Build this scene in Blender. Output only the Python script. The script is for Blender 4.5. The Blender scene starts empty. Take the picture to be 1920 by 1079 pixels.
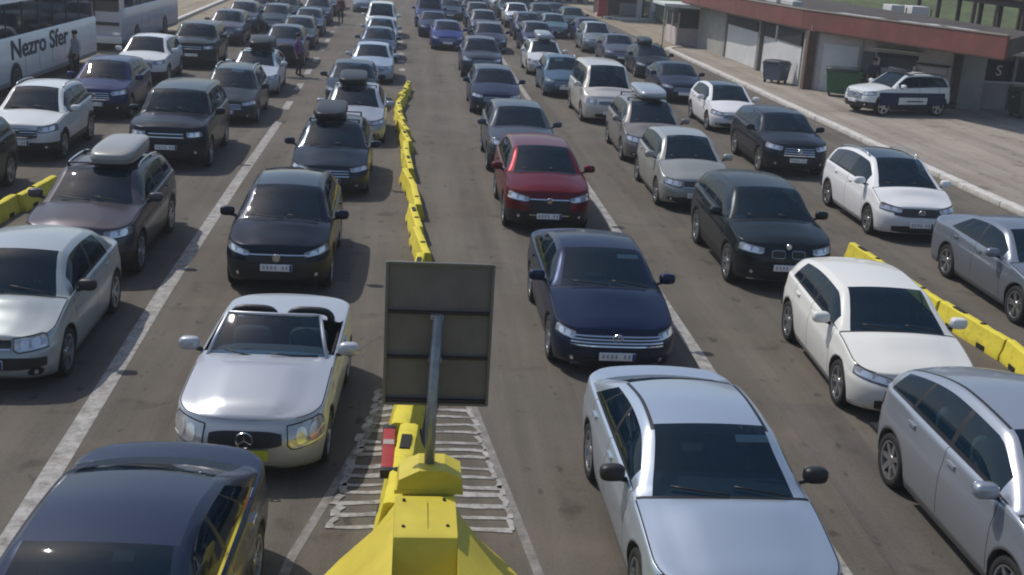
import bpy, bmesh, math, random
from mathutils import Vector, Matrix
random.seed(7)
R = math.radians
scene = bpy.context.scene
COL = scene.collection
# ------------------------------------------------------------------ camera
CAM_H, CAM_F = 5.8954, 2114.6 / 1920 * 36.0
PITCH, YAW, ROLL = 0.298188, 0.096960, -0.060858
fw = Vector((math.sin(YAW) * math.cos(PITCH), math.cos(YAW) * math.cos(PITCH), -math.sin(PITCH)))
r0 = Vector((math.cos(YAW), -math.sin(YAW), 0))
d0 = fw.cross(r0)
rt = r0 * math.cos(ROLL) + d0 * math.sin(ROLL)
dn = -r0 * math.sin(ROLL) + d0 * math.cos(ROLL)
cam = bpy.data.cameras.new('camera')
cam.sensor_fit = 'HORIZONTAL'; cam.sensor_width = 36.0; cam.lens = CAM_F
cam.clip_start = 0.1; cam.clip_end = 2000
camo = bpy.data.objects.new('camera', cam); COL.objects.link(camo)
m3 = Matrix((rt, -dn, -fw)).transposed()
camo.matrix_world = Matrix.Translation((0, 0, CAM_H)) @ m3.to_4x4()
scene.camera = camo
# ------------------------------------------------------------------ light
SUN = Vector((-0.56, 0.46, 1.0)).normalized()
wd = bpy.data.worlds.new('World'); scene.world = wd; wd.use_nodes = True
nt = wd.node_tree; bg = nt.nodes['Background']
sky = nt.nodes.new('ShaderNodeTexSky'); sky.sky_type = 'NISHITA'; sky.sun_disc = False
sky.sun_elevation = math.asin(SUN.z); sky.sun_rotation = math.atan2(SUN.x, SUN.y)
sky.air_density = 1.0; sky.dust_density = 1.6; sky.ozone_density = 1.5
nt.links.new(sky.outputs[0], bg.inputs[0]); bg.inputs[1].default_value = 0.115
sl = bpy.data.lights.new('sun', 'SUN'); sl.energy = 2.8; sl.angle = R(0.6); sl.color = (1.0, 0.94, 0.86)
so = bpy.data.objects.new('sun', sl); COL.objects.link(so)
so.rotation_euler = SUN.to_track_quat('Z', 'Y').to_euler()
scene.view_settings.view_transform = 'Standard'; scene.view_settings.look = 'None'
scene.view_settings.exposure = 0.02; scene.view_settings.gamma = 1.0
scene.render.engine = 'CYCLES'
scene.cycles.max_bounces = 6; scene.cycles.diffuse_bounces = 2; scene.cycles.glossy_bounces = 3
scene.cycles.transmission_bounces = 4; scene.cycles.transparent_max_bounces = 6
scene.cycles.filter_width = 2.0
scene.cycles.caustics_reflective = False; scene.cycles.caustics_refractive = False
# ------------------------------------------------------------------ materials
def lin(c): return tuple(((v / 255) / 12.92 if v / 255 <= .04045 else ((v / 255 + .055) / 1.055) ** 2.4) for v in c)
MATS = {}
def pbr(name, col, rough=.5, metal=0., coat=0., spec=.5, noise=None, emit=None, bump=None):
    """col linear; noise=(scale, amount) darkens / lightens in blotches; bump=(scale,strength)"""
    if name in MATS: return MATS[name]
    m = bpy.data.materials.new(name); m.use_nodes = True; MATS[name] = m
    n = m.node_tree.nodes; l = m.node_tree.links; b = n['Principled BSDF']
    b.inputs['Base Color'].default_value = (*col, 1); b.inputs['Roughness'].default_value = rough
    b.inputs['Metallic'].default_value = metal; b.inputs['Coat Weight'].default_value = coat
    b.inputs['Coat Roughness'].default_value = .04; b.inputs['Specular IOR Level'].default_value = spec
    if noise or bump:
        tc = n.new('ShaderNodeTexCoord')
    if noise:
        nz = n.new('ShaderNodeTexNoise'); nz.inputs['Scale'].default_value = noise[0]; nz.inputs['Detail'].default_value = 6
        nz.inputs['Roughness'].default_value = .65
        l.new(tc.outputs['Object'], nz.inputs['Vector'])
        rp = n.new('ShaderNodeValToRGB'); a = noise[1]
        rp.color_ramp.elements[0].position = .3; rp.color_ramp.elements[1].position = .7
        rp.color_ramp.elements[0].color = (*[c * (1 - a) for c in col], 1)
        rp.color_ramp.elements[1].color = (*[min(1, c * (1 + a)) for c in col], 1)
        l.new(nz.outputs[0], rp.inputs[0]); l.new(rp.outputs[0], b.inputs['Base Color'])
    if bump:
        nb = n.new('ShaderNodeTexNoise'); nb.inputs['Scale'].default_value = bump[0]; nb.inputs['Detail'].default_value = 4
        l.new(tc.outputs['Object'], nb.inputs['Vector'])
        bp = n.new('ShaderNodeBump'); bp.inputs['Strength'].default_value = bump[1]; bp.inputs['Distance'].default_value = .02
        l.new(nb.outputs[0], bp.inputs['Height']); l.new(bp.outputs[0], b.inputs['Normal'])
    if emit:
        b.inputs['Emission Color'].default_value = (*emit[0], 1); b.inputs['Emission Strength'].default_value = emit[1]
    return m
def paint(rgb, metal=.35, rough=.32):
    key = 'car_paint_%d_%d_%d' % rgb
    if key in MATS: return MATS[key]
    m = pbr(key, lin(rgb), rough, metal, coat=.34 if sum(rgb) < 330 else .55, spec=.10)
    n = m.node_tree.nodes; l = m.node_tree.links; b = n['Principled BSDF']
    # road dust: thicker low down on the body, plus faint film
    tc = n.new('ShaderNodeTexCoord'); sp = n.new('ShaderNodeSeparateXYZ'); l.new(tc.outputs['Object'], sp.inputs[0])
    mp = n.new('ShaderNodeMapRange'); mp.inputs[1].default_value = .15; mp.inputs[2].default_value = .75
    mp.inputs[3].default_value = .42; mp.inputs[4].default_value = .03; l.new(sp.outputs[2], mp.inputs[0])
    nz = n.new('ShaderNodeTexNoise'); nz.inputs['Scale'].default_value = 5; nz.inputs['Detail'].default_value = 6
    l.new(tc.outputs['Object'], nz.inputs[0])
    mu = n.new('ShaderNodeMath'); mu.operation = 'MULTIPLY'; l.new(mp.outputs[0], mu.inputs[0]); l.new(nz.outputs[0], mu.inputs[1])
    mx = n.new('ShaderNodeMix'); mx.data_type = 'RGBA'
    mx.inputs[6].default_value = (*lin(rgb), 1); mx.inputs[7].default_value = (.16, .14, .12, 1)
    l.new(mu.outputs[0], mx.inputs[0]); l.new(mx.outputs[2], b.inputs['Base Color'])
    ad = n.new('ShaderNodeMath'); ad.operation = 'MULTIPLY_ADD'; ad.inputs[1].default_value = .9; ad.inputs[2].default_value = rough - .04
    l.new(mu.outputs[0], ad.inputs[0]); l.new(ad.outputs[0], b.inputs['Roughness'])
    cr = n.new('ShaderNodeMath'); cr.operation = 'MULTIPLY_ADD'; cr.inputs[1].default_value = .8; cr.inputs[2].default_value = .03
    l.new(mu.outputs[0], cr.inputs[0]); l.new(cr.outputs[0], b.inputs['Coat Roughness'])
    return m
def glass_mat():
    m = bpy.data.materials.new('car_glass'); m.use_nodes = True; MATS['car_glass'] = m
    n = m.node_tree.nodes; l = m.node_tree.links; b = n['Principled BSDF']
    b.inputs['Base Color'].default_value = (.006, .022, .042, 1); b.inputs['Roughness'].default_value = .03
    b.inputs['Specular IOR Level'].default_value = .62
    tr = n.new('ShaderNodeBsdfTransparent'); tr.inputs[0].default_value = (.44, .64, .78, 1)
    mx = n.new('ShaderNodeMixShader'); mx.inputs[0].default_value = .45
    o = n['Material Output']; l.new(b.outputs[0], mx.inputs[1]); l.new(tr.outputs[0], mx.inputs[2]); l.new(mx.outputs[0], o.inputs[0])
    return m
GLASS = glass_mat()
PRIV = pbr('dark_privacy_glass', (.008, .011, .014), .04, spec=.6)
BLACK = pbr('black_plastic', (.012, .012, .013), .45)
SEAM = pbr('panel_gap', (.004, .004, .004), .9)
TYRE = pbr('tyre_rubber', (.014, .014, .014), .85, noise=(9, .3))
ALLOY = pbr('alloy_rim', (.42, .43, .45), .3, .85)
ALLOYD = pbr('dark_alloy_rim', (.06, .06, .065), .35, .7)
CHROME = pbr('chrome', (.72, .73, .75), .12, 1.0)
LAMP = pbr('lamp_reflector', (.78, .8, .82), .18, .7)
LENS = pbr('headlamp_lens', (.30, .31, .33), .08, .3, coat=1.)
LENSL = pbr('pale_headlamp_lens', (.46, .47, .49), .1, .35, coat=1.)
AMBER = pbr('indicator_amber', (.55, .2, .03), .2, coat=.5)
TAIL = pbr('tail_lamp_red', (.25, .012, .012), .12, coat=1.)
PLATE = pbr('plate_white', (.80, .81, .82), .4, noise=(14, .12))
PLATEY = pbr('plate_yellow', (.42, .45, .03), .4)
PBLUE = pbr('plate_blue_band', (.02, .04, .2), .4)
SEATM = pbr('seat_fabric', (.085, .088, .095), .8)
SEATB = pbr('seat_fabric_beige', (.34, .31, .27), .8)
DARK = pbr('dark_cabin', (.008, .008, .009), .9)
PAPER = pbr('windscreen_sticker', (.5, .52, .55), .6)
# ------------------------------------------------------------------ object helpers
class PM:
    def __init__(s): s.v = []; s.f = []; s.m = []
    def add(s, vs, fs, m=0):
        o = len(s.v); s.v += [tuple(v) for v in vs]; s.f += [tuple(i + o for i in f) for f in fs]; s.m += [m] * len(fs); return o
    def box(s, c, d, m=0, rz=0., rx=0., ry=0., taper=1.):
        M = Matrix.Translation(c) @ Matrix.Rotation(rz, 4, 'Z') @ Matrix.Rotation(ry, 4, 'Y') @ Matrix.Rotation(rx, 4, 'X')
        vs = []
        for z in (-.5, .5):
            k = taper if z > 0 else 1.
            for x, y in ((-.5, -.5), (.5, -.5), (.5, .5), (-.5, .5)): vs.append(M @ Vector((x * d[0] * k, y * d[1] * k, z * d[2])))
        s.add(vs, [(3, 2, 1, 0), (4, 5, 6, 7), (0, 1, 5, 4), (1, 2, 6, 5), (2, 3, 7, 6), (3, 0, 4, 7)], m)
    def rbox(s, c, d, b=.02, m=0, rz=0.):
        """box with chamfered edges"""
        M = Matrix.Translation(c) @ Matrix.Rotation(rz, 4, 'Z'); hx, hy, hz = [q / 2 for q in d]; b = min(b, hx * .9, hy * .9, hz * .9)
        bm = bmesh.new(); bmesh.ops.create_cube(bm, size=1)
        for v in bm.verts: v.co = Vector((v.co.x * d[0], v.co.y * d[1], v.co.z * d[2]))
        bmesh.ops.bevel(bm, geom=list(bm.edges), offset=b, segments=2, affect='EDGES', profile=.6)
        bm.verts.index_update()
        s.add([M @ v.co for v in bm.verts], [[v.index for v in f.verts] for f in bm.faces], m); bm.free()
    def sup(s, c, d, e=.5, nu=16, nv=10, m=0, rot=None):
        """superellipsoid of half-sizes d"""
        def sg(v): return math.copysign(abs(v) ** e, v)
        vs = []; fs = []
        for j in range(1, nv):
            p = -math.pi / 2 + math.pi * j / nv
            for i in range(nu):
                t = 2 * math.pi * i / nu
                q = Vector((d[0] * sg(math.cos(p)) * sg(math.cos(t)), d[1] * sg(math.cos(p)) * sg(math.sin(t)), d[2] * sg(math.sin(p))))
                if rot: q = rot @ q
                vs.append(q + Vector(c))
        for j in range(nv - 2):
            for i in range(nu): fs.append((j * nu + i, j * nu + (i + 1) % nu, (j + 1) * nu + (i + 1) % nu, (j + 1) * nu + i))
        b = Vector((0, 0, -d[2])); t = Vector((0, 0, d[2]))
        if rot: b = rot @ b; t = rot @ t
        vs += [b + Vector(c), t + Vector(c)]; nb = len(vs) - 2
        for i in range(nu): fs.append((nb, (i + 1) % nu, i)); fs.append((nb + 1, (nv - 2) * nu + i, (nv - 2) * nu + (i + 1) % nu))
        s.add(vs, fs, m)
    def tube(s, pts, r, n=8, m=0, cap=True):
        pts = [Vector(p) for p in pts]; rr = r if isinstance(r, (list, tuple)) else [r] * len(pts)
        vs = []; fs = []; ref = None
        for i, p in enumerate(pts):
            t = (pts[min(i + 1, len(pts) - 1)] - pts[max(i - 1, 0)]).normalized()
            if ref is None: ref = t.orthogonal()
            ref = (ref - t * ref.dot(t)); ref = ref.normalized() if ref.length > 1e-6 else t.orthogonal().normalized()
            b = t.cross(ref)
            for k in range(n):
                a = 2 * math.pi * k / n; vs.append(p + (ref * math.cos(a) + b * math.sin(a)) * rr[i])
        for i in range(len(pts) - 1):
            for k in range(n): fs.append((i * n + k, i * n + (k + 1) % n, (i + 1) * n + (k + 1) % n, (i + 1) * n + k))
        if cap: fs.append(tuple(range(n - 1, -1, -1))); fs.append(tuple((len(pts) - 1) * n + k for k in range(n)))
        s.add(vs, fs, m)
    def prism(s, poly, z0, z1, m=0):
        n = len(poly); vs = [(x, y, z0) for x, y in poly] + [(x, y, z1) for x, y in poly]
        s.add(vs, [tuple(range(n - 1, -1, -1)), tuple(range(n, 2 * n))] + [(i, (i + 1) % n, n + (i + 1) % n, n + i) for i in range(n)], m)
    def mesh(s, name, mats, smooth=False, weld=False):
        me = bpy.data.meshes.new(name); me.from_pydata(s.v, [], s.f)
        for m in mats: me.materials.append(m)
        me.polygons.foreach_set('material_index', s.m)
        if weld:
            bm = bmesh.new(); bm.from_mesh(me); bmesh.ops.remove_doubles(bm, verts=bm.verts, dist=2e-4)
            bmesh.ops.dissolve_degenerate(bm, dist=1e-5, edges=bm.edges)
            bm.to_mesh(me); bm.free()
        if smooth: me.polygons.foreach_set('use_smooth', [True] * len(me.polygons))
        if smooth == 'auto':
            me.set_sharp_from_angle(angle=R(38))
        me.update(); return me
    def obj(s, name, mats, parent=None, smooth=False, loc=None, rz=0., weld=False):
        return link(name, s.mesh(name, mats if isinstance(mats, list) else [mats], smooth, weld), parent, loc, rz)
def link(name, data, parent=None, loc=None, rz=0.):
    o = bpy.data.objects.new(name, data); COL.objects.link(o)
    if parent is not None: o.parent = parent
    if loc is not None: o.location = loc
    if rz: o.rotation_euler = (0, 0, rz)
    return o
def tag(o, label, cat, group=None):
    o['label'] = label; o['category'] = cat
    if group: o['group'] = group
    return o
def thing(name, label, cat, loc=(0, 0, 0), rz=0., group=None):
    return tag(link(name, None, None, loc, rz), label, cat, group)
def struct(o, kind='structure'): o['kind'] = kind; return o
def pchip(pts):
    xs = [p[0] for p in pts]; ys = [p[1] for p in pts]; n = len(xs)
    h = [xs[i + 1] - xs[i] for i in range(n - 1)]; d = [(ys[i + 1] - ys[i]) / h[i] for i in range(n - 1)]
    m = [d[0]] + [0 if d[i - 1] * d[i] <= 0 else 2 * d[i - 1] * d[i] / (d[i - 1] + d[i]) for i in range(1, n - 1)] + [d[-1]]
    def f(x):
        if x <= xs[0]: return ys[0]
        if x >= xs[-1]: return ys[-1]
        i = 0
        while xs[i + 1] < x: i += 1
        t = (x - xs[i]) / h[i]; a = t * t * (3 - 2 * t)
        return ys[i] * (1 - a) + ys[i + 1] * a + h[i] * (m[i] * (t ** 3 - 2 * t * t + t) + m[i + 1] * (t ** 3 - t * t))
    return f
def sst(a, b, x):
    t = max(0., min(1., (x - a) / (b - a))); return t * t * (3 - 2 * t)
# ------------------------------------------------------------------ car builder
BASE = dict(L=4.6, W=1.8, H=1.48, fo=.88, wb=2.68, rw=.325, gc=.19, zh=.70, zc=.93, zr=.98, zt=1.0, cowl=1.22, wtop=2.0, rtop=3.9,
            rbase=4.45, qf=3.3, qr=3.1, lean=.13, leanr=.05, tum=.30, cb=3.9, cr=3.65, bp=2.45, wins=((1.5, 2.42), (2.5, 3.3), (3.36, 3.85)),
            doors=((1.38, 2.46), (2.46, 3.42)), crown=.05, trim=None, clad=False, roofm=None, privacy=False, rim='silver', spokes=5, dual=True,
            hl=(.50, 1.06, .60, .665, .70, .80), lens='dark', grille=(.48, .50, .66, 'bars', 3), intake=(.58, .24, .38), fog=(.66, .32, .05), plate=.43,
            badge=('disc', .60, .055), rails=False, mirror='paint', platey=False, mz=0., lowblack=0, papers=None, detail=2, seats=SEATM, sticker=False, bulge=.016, chromelow=False, open_top=False, box=None, rz=.03, ditch=False)
def T(**k): d = dict(BASE); d.update(k); return d
SEDAN = T(L=4.76, W=1.83, H=1.46, fo=.88, wb=2.79, rw=.335, zh=.70, zc=.93, zr=.99, zt=1.02, cowl=1.36, wtop=2.12, rtop=3.25, rbase=4.12, cb=3.95, cr=3.32,
          bp=2.62, wins=((1.66, 2.58), (2.66, 3.42), (3.46, 3.78)), doors=((1.5, 2.62), (2.62, 3.6)))
HATCH = T(rz=.09, L=4.28, W=1.79, H=1.47, fo=.84, wb=2.63, cowl=1.16, wtop=1.92, rtop=3.78, rbase=4.2, cb=3.85, cr=3.62, zr=1.02, zt=.98,
          bp=2.38, wins=((1.44, 2.34), (2.42, 3.2), (3.26, 3.62)), doors=((1.3, 2.38), (2.38, 3.25)))
WAGON = T(L=4.75, W=1.82, H=1.49, fo=.9, wb=2.75, cowl=1.32, wtop=2.08, rtop=4.2, rbase=4.65, cb=4.35, cr=4.15, bp=2.58,
          wins=((1.62, 2.54), (2.62, 3.45), (3.52, 4.2)), doors=((1.48, 2.58), (2.58, 3.55)), rails=True)
SUV = T(rz=.06, lowblack=3, L=4.62, W=1.86, H=1.66, fo=.86, wb=2.72, rw=.365, gc=.24, zh=.90, zc=1.06, zr=1.14, zt=1.12, cowl=1.22, wtop=1.98, rtop=3.95, rbase=4.48, cb=4.05, cr=3.8,
        bp=2.48, wins=((1.5, 2.44), (2.52, 3.36), (3.42, 3.95)), doors=((1.36, 2.48), (2.48, 3.45)), clad=True, hl=(.48, 1.06, .76, .82, .885, .965),
        grille=(.45, .62, .86, 'bars', 4), intake=(.6, .30, .46), fog=(.66, .42, .05), plate=.52, badge=('disc', .76, .06), qf=3.6, lean=.10)
MPV = T(rz=.13, L=4.5, W=1.84, H=1.66, fo=.88, wb=2.76, zh=.76, zc=1.02, zr=1.08, zt=1.05, cowl=.98, wtop=1.86, rtop=4.0, rbase=4.42, cb=4.1, cr=3.95, bp=2.42,
        wins=((1.38, 2.38), (2.46, 3.34), (3.4, 4.0)), doors=((1.3, 2.42), (2.42, 3.4)), hl=(.46, 1.08, .62, .70, .755, .86), lean=.17)
VAN = T(L=4.9, W=1.9, H=1.95, fo=.9, wb=3.0, rw=.34, zh=.92, zc=1.14, zr=1.16, zt=1.14, cowl=.86, wtop=1.52, rtop=4.6, rbase=4.82, cb=4.6, cr=4.5, bp=2.3,
        wins=((1.16, 2.22), (2.36, 3.5), (3.6, 4.5)), doors=((1.05, 2.28), (2.28, 3.55)), tum=.16, hl=(.5, .92, .68, .72, .86, .9), grille=(.42, .7, .82, 'bars', 2),
        intake=(.55, .26, .4), qf=3.2, lean=.2)
BOXY = T(L=4.9, W=1.96, H=1.82, fo=.85, wb=2.88, rw=.385, gc=.25, zh=1.03, zc=1.17, zr=1.2, zt=1.2, cowl=1.36, wtop=1.95, rtop=4.5, rbase=4.82, cb=4.5, cr=4.38,
         bp=2.62, wins=((1.6, 2.56), (2.66, 3.5), (3.58, 4.36)), doors=((1.48, 2.62), (2.62, 3.6)), tum=.24, hl=(.5, .92, .84, .86, .97, .98), grille=(.44, .80, .96, 'bars', 2),
         intake=(.55, .36, .52), fog=(.7, .48, .05), plate=.6, badge=None, qf=3.6, lean=.07)

def car_geo(p):
    """everything measured from the front bumper (u backwards); returns evaluators"""
    L, w0 = p['L'], p['W'] / 2; gc = p['gc']; cowl, wtop, rtop, rbase, H = p['cowl'], p['wtop'], p['rtop'], p['rbase'], p['H']
    af, ar = .56, .55
    def wy(u):
        t = 1.
        if u < af: t = max(0., 1 - (1 - max(u, 0) / af) ** 2.2) ** (1 / p['qf'])
        if u > L - ar: t = max(0., 1 - (1 - max(L - u, 0) / ar) ** 2.2) ** (1 / p['qr'])
        c = (u - L * .5) / (L * .5)
        return w0 * t * (1 - .035 * abs(c) ** 3.5)
    zs = pchip([(0, p['zh']), (.35, p['zh'] + .055), (cowl, p['zc']), (rtop * .5 + cowl * .5, (p['zc'] + p['zr']) / 2 + .005), (min(rtop + .1, L - .4), p['zr']), (L, p['zt'])])
    if p['open_top']:
        rail = lambda u: -1.
    else:
        rail_ = pchip([(cowl, zs(cowl) + .004), (cowl * .5 + wtop * .5, zs(cowl) * .46 + (H - .08) * .54), (wtop, H - .09), (wtop * .6 + rtop * .4, H - .055), (rtop, H - .095 - p['rz']),
                       (rtop * .5 + rbase * .5, zs(rbase) * .44 + (H - .095 - p['rz']) * .56), (rbase, zs(rbase) + .004)])
        rail = lambda u: rail_(u) if cowl <= u <= rbase else -1.
    cmap = pchip([(0, 0), (wtop, wtop), (max(wtop + .05, p['bp']), max(wtop + .05, p['bp'])), (p['cb'], p['cr']), (max(rbase, p['cb'] + .1), max(rbase, p['cr'] + .1) if rbase > p['cb'] else rbase), (L + .01, L + .01)])
    C = p['crown']
    crown = pchip([(0, .02), (.3, .05), (cowl, .075), (wtop, C), (rtop, C), (rbase, .05), (L, .02)])
    bow = pchip([(0, 0), (.5, 0), (cowl - .06, .13), (wtop, .06), (wtop + .5, 0), (rtop - .4, 0), (rtop, -.05), (rbase, -.08), (L - .02, 0)]) if rbase < L - .03 else (lambda u: 0)
    def lean(u, zn):
        f = max(0., 1 - u / .75) ** 2; g = max(0., 1 - (L - u) / .6) ** 2
        a = .10 * max(0, 1 - zn / .34) ** 2 + p['lean'] * max(0, (zn - .55) / .45) ** 1.7
        b = .08 * max(0, 1 - zn / .3) ** 2 + p['leanr'] * max(0, (zn - .5) / .5) ** 1.5 + .05 * sst(.5, .56, zn)
        return a * f - b * g
    def prof(zn):
        k = 1 - .06 * max(0, 1 - zn / .6) ** 2 - .035 * max(0, (zn - .6) / .4) ** 2
        return k - .013 * sst(.70, .78, zn)
    def S(u, z):
        zn = (z - gc) / (zs(u) - gc); zn = min(zn, 1.)
        return Vector((-(u + lean(u, zn)), wy(u) * prof(zn), z))
    # arc length along the plan outline, from the front centre and back
    N = 400; us = [L * (1 - math.cos(math.pi * k / N)) / 2 for k in range(N + 1)]; arc = [0.]
    for k in range(N): arc.append(arc[-1] + math.hypot(us[k + 1] - us[k], wy(us[k + 1]) - wy(us[k])))
    def uq(q):
        q = max(0., min(q, arc[-1])); lo, hi = 0, N
        while hi - lo > 1:
            m = (lo + hi) // 2
            if arc[m] <= q: lo = m
            else: hi = m
        return us[lo] + (us[hi] - us[lo]) * (q - arc[lo]) / max(1e-9, arc[hi] - arc[lo])
    def qu(u):
        for k in range(N):
            if us[k + 1] >= u: return arc[k] + (arc[k + 1] - arc[k]) * (u - us[k]) / max(1e-9, us[k + 1] - us[k])
        return arc[-1]
    def SQ(q, z):
        v = S(uq(abs(q)), z)
        return Vector((v.x, math.copysign(v.y, q) if q else 0., v.z))
    return dict(wy=wy, zs=zs, rail=rail, cmap=cmap, crown=crown, bow=bow, lean=lean, prof=prof, S=S, SQ=SQ, qu=qu, Q=arc[-1])

SIDE_T = (0., .10, .35, .6, .86)
CROWN_Q = (.07, .13, .28, .45, .62, .8, 1.)
SK = (0, .12, .26, .40, .52, .62, .70, .74, .78, .90, 1.)
NR = len(SK) + 1 + len(SIDE_T) + 1 + len(CROWN_Q)
def car_parts(p):
    """list of (name, parent index or None, mesh, materials or 'paint' marker)"""
    g = car_geo(p); L, W, gc, rw = p['L'], p['W'], p['gc'], p['rw']; cowl, wtop, rtop, rbase = p['cowl'], p['wtop'], p['rtop'], p['rbase']
    wy, zs, rail, cmap, crown, bow, lean, prof = [g[k] for k in ('wy', 'zs', 'rail', 'cmap', 'crown', 'bow', 'lean', 'prof')]
    near = p['detail'] >= 2
    xa = [p['fo'], p['fo'] + p['wb']]; ra = rw + .055
    # stations
    keys = [cowl - .025, cowl + .025, wtop, rtop, rbase, .10]
    for a, b in p['wins']: keys += [a, b]
    seams = []
    if near:
        for a, b in p['doors']: seams += [a, b]
        seams = sorted(set(seams))
        for s in seams: keys += [s - .006, s + .006]
    for x in xa: keys += [x - ra, x - ra + .006, x + ra, x + ra - .006] + [x + ra * math.cos(math.pi * k / 10) for k in range(1, 10)]
    fill = [.56 * (k / 11) ** 2 for k in range(12)] + [L - .55 * (k / 9) ** 2 for k in range(10)] + [.56 + (L - 1.11) * k / 34 for k in range(1, 34)]
    keys = sorted(k for k in keys if 0.05 < k < L - .02)
    U = list(keys)
    for f in fill:
        if all(abs(f - k) > .022 for k in U): U.append(f)
    if 0. not in U: U.append(0.)
    if all(abs(L - k) > 1e-6 for k in U): U.append(L)
    U = sorted(U); n = len(U)
    def zlow(u):
        z = gc + .04 * max(0, 1 - u / .5) + .10 * max(0, 1 - (L - u) / .6)
        for x in xa:
            if abs(u - x) < ra: z = max(z, rw + math.sqrt(max(0, ra * ra - (u - x) ** 2)) * .98)
        return z
    hood_in = lambda u: sst(.0, .35, u) * (1 - sst(cowl - .2, cowl, u))
    def column(u):
        pts = []; w = wy(u); zb = zs(u); z0 = zlow(u)
        for f in SK:
            z = z0 + (zb - z0) * f; zn = (z - gc) / (zb - gc)
            pts.append((u + lean(u, zn), w * prof(zn), z))
        ln = lean(u, 1.); ws = w * prof(1.)
        pts.append((u + ln, ws * .982, zb + .012))
        u2 = cmap(u)
        wi = ws * .966; zi = zb + .018
        h = max(0., rail(u2) - zi)
        w2 = wy(u2) * prof(1.) * .966 if rail(u2) > 0 else wi
        wr = max(w2 - p['tum'] * h - .05 * min(1, w / .4) - .035 * sst(0, .3, h), w2 * .5); zr = (zs(u2) if h > 0 else zb) + .018 + .010 * min(1, w / .5)
        zr = max(zr, rail(u2)) if h > 0 else zr
        side = []
        for t in SIDE_T:
            b = math.sin(math.pi * t) * .022 * min(1, h / .3)
            side.append((u + ln + (u2 - u) * t, wi + (wr - wi) * t + b, zi + (zr - zi) * t))
        pts += side
        cr = crown(u2) * min(1, w / .7); wb = wr
        def cp(q):
            y = wb * (1 - q); k = 1 - (1 - q) ** 2
            bul = p['bulge'] * hood_in(u) * sst(.30, .40, q)
            return (u2 + ln - bow(u2) * k * min(1, w / .6), y, zr + cr * k + bul)
        a = side[-1]; c = (u2 + ln, wr, zr); b = cp(CROWN_Q[0])
        pts.append(tuple(.25 * a[k] + .5 * (c[k] * .9 + (a[k] + b[k]) * .05) + .25 * b[k] for k in range(3)))
        pts += [cp(q) for q in CROWN_Q]
        return pts
    G = [column(u) for u in U]
    P = {}
    def part(k):
        if k not in P: P[k] = PM()
        return P[k]
    r_sh = len(SK) - 1; r_belt = r_sh + 1; r_s0 = r_belt + 1; r_top = r_s0 + 4; r_pil = r_top + 2; r_in = r_pil + 1
    # material slots of body parts: 0 paint 1 seam 2 black 3 chrome/trim 4 roof
    def classify(i, r):
        u = (U[i] + U[i + 1]) / 2; u2 = cmap(u); du = U[i + 1] - U[i]
        is_seam = near and du < .0125 and any(abs(u - s) < .002 for s in seams)
        hgt = rail(u2) - zs(u) if rail(u2) > 0 else 0
        if p['open_top']:
            if r >= r_s0 + 1 and p['open_top'][0] < u < p['open_top'][1]: return None
        else:
            if r >= r_in and cowl + .02 < u2 < wtop: return ('windscreen', 0)
            if r >= r_in and rtop + .02 < u2 < rbase - .02: return ('rear_window', 0)
            if r_s0 + 1 <= r <= r_top - 1:
                for k, (a, b) in enumerate(p['wins']):
                    if a < u < b: return ('side_window_%d' % k, 0)
                if p['wins'][0][0] - .0 < u < p['wins'][-1][1]: return ('body', 2)
            if r == r_s0 and p['wins'][0][0] - .2 < u < p['wins'][-1][1]: return ('body', 3)
            if p['ditch'] and wtop - .05 < u2 < rtop and r == r_pil: return ('body', 2)
            if wtop < u2 < rtop and r >= r_pil and near: return ('roof', 4 if r >= r_in else 0)
            if wtop < u2 < rtop and r >= r_in: return ('body', 4)
        if abs(u - cowl) < .024 and r >= r_s0 and not p['open_top']: return ('body', 2)
        if .10 < u < cowl - .02:
            if r == r_belt and u > .12 and near: return ('body', 1)
            if r > r_belt: return ('bonnet', 0)
        if is_seam and 1 <= r <= r_belt: return ('body', 1)
        if near and 1 <= r <= r_belt:
            for k, (a, b) in enumerate(p['doors']):
                if a < u < b: return ('door_%d' % k, 2 if p['clad'] and r < 2 else 0)
        if p['lowblack'] and u < .55 and r < p['lowblack']: return ('body', 2)
        if p['clad'] and r < (2 if not any(abs(u - x) < ra for x in xa) else 1): return ('body', 2)
        return ('body', 0)
    for i in range(n - 1):
        for r in range(NR - 1):
            c = classify(i, r)
            if c is None: continue
            for s in (1, -1):
                nm = c[0]
                if nm.startswith(('door', 'side_window')): nm += 'L' if s > 0 else 'R'
                q = [G[i][r], G[i + 1][r], G[i + 1][r + 1], G[i][r + 1]]
                q = [(-a[0], s * a[1], a[2]) for a in q]
                if s < 0: q.reverse()
                part(nm).add(q, [(0, 1, 2, 3)], c[1])
        for s in (1, -1):     # turned-in lower edge
            a, b = G[i][0], G[i + 1][0]
            q = [(-a[0], s * a[1], a[2]), (-a[0], s * max(0, a[1] - .16), a[2] + .01), (-b[0], s * max(0, b[1] - .16), b[2] + .01), (-b[0], s * b[1], b[2])]
            if s < 0: q.reverse()
            part('body').add(q, [(0, 1, 2, 3)], 2)
    out = []
    trim = {'chrome': CHROME, None: BLACK, 'black': BLACK, 'paint': 'paint'}[p['trim']]
    roofm = p['roofm'] or 'paint'
    bm_ = ['paint', SEAM, BLACK, trim, roofm]
    cx = L / 2
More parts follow.
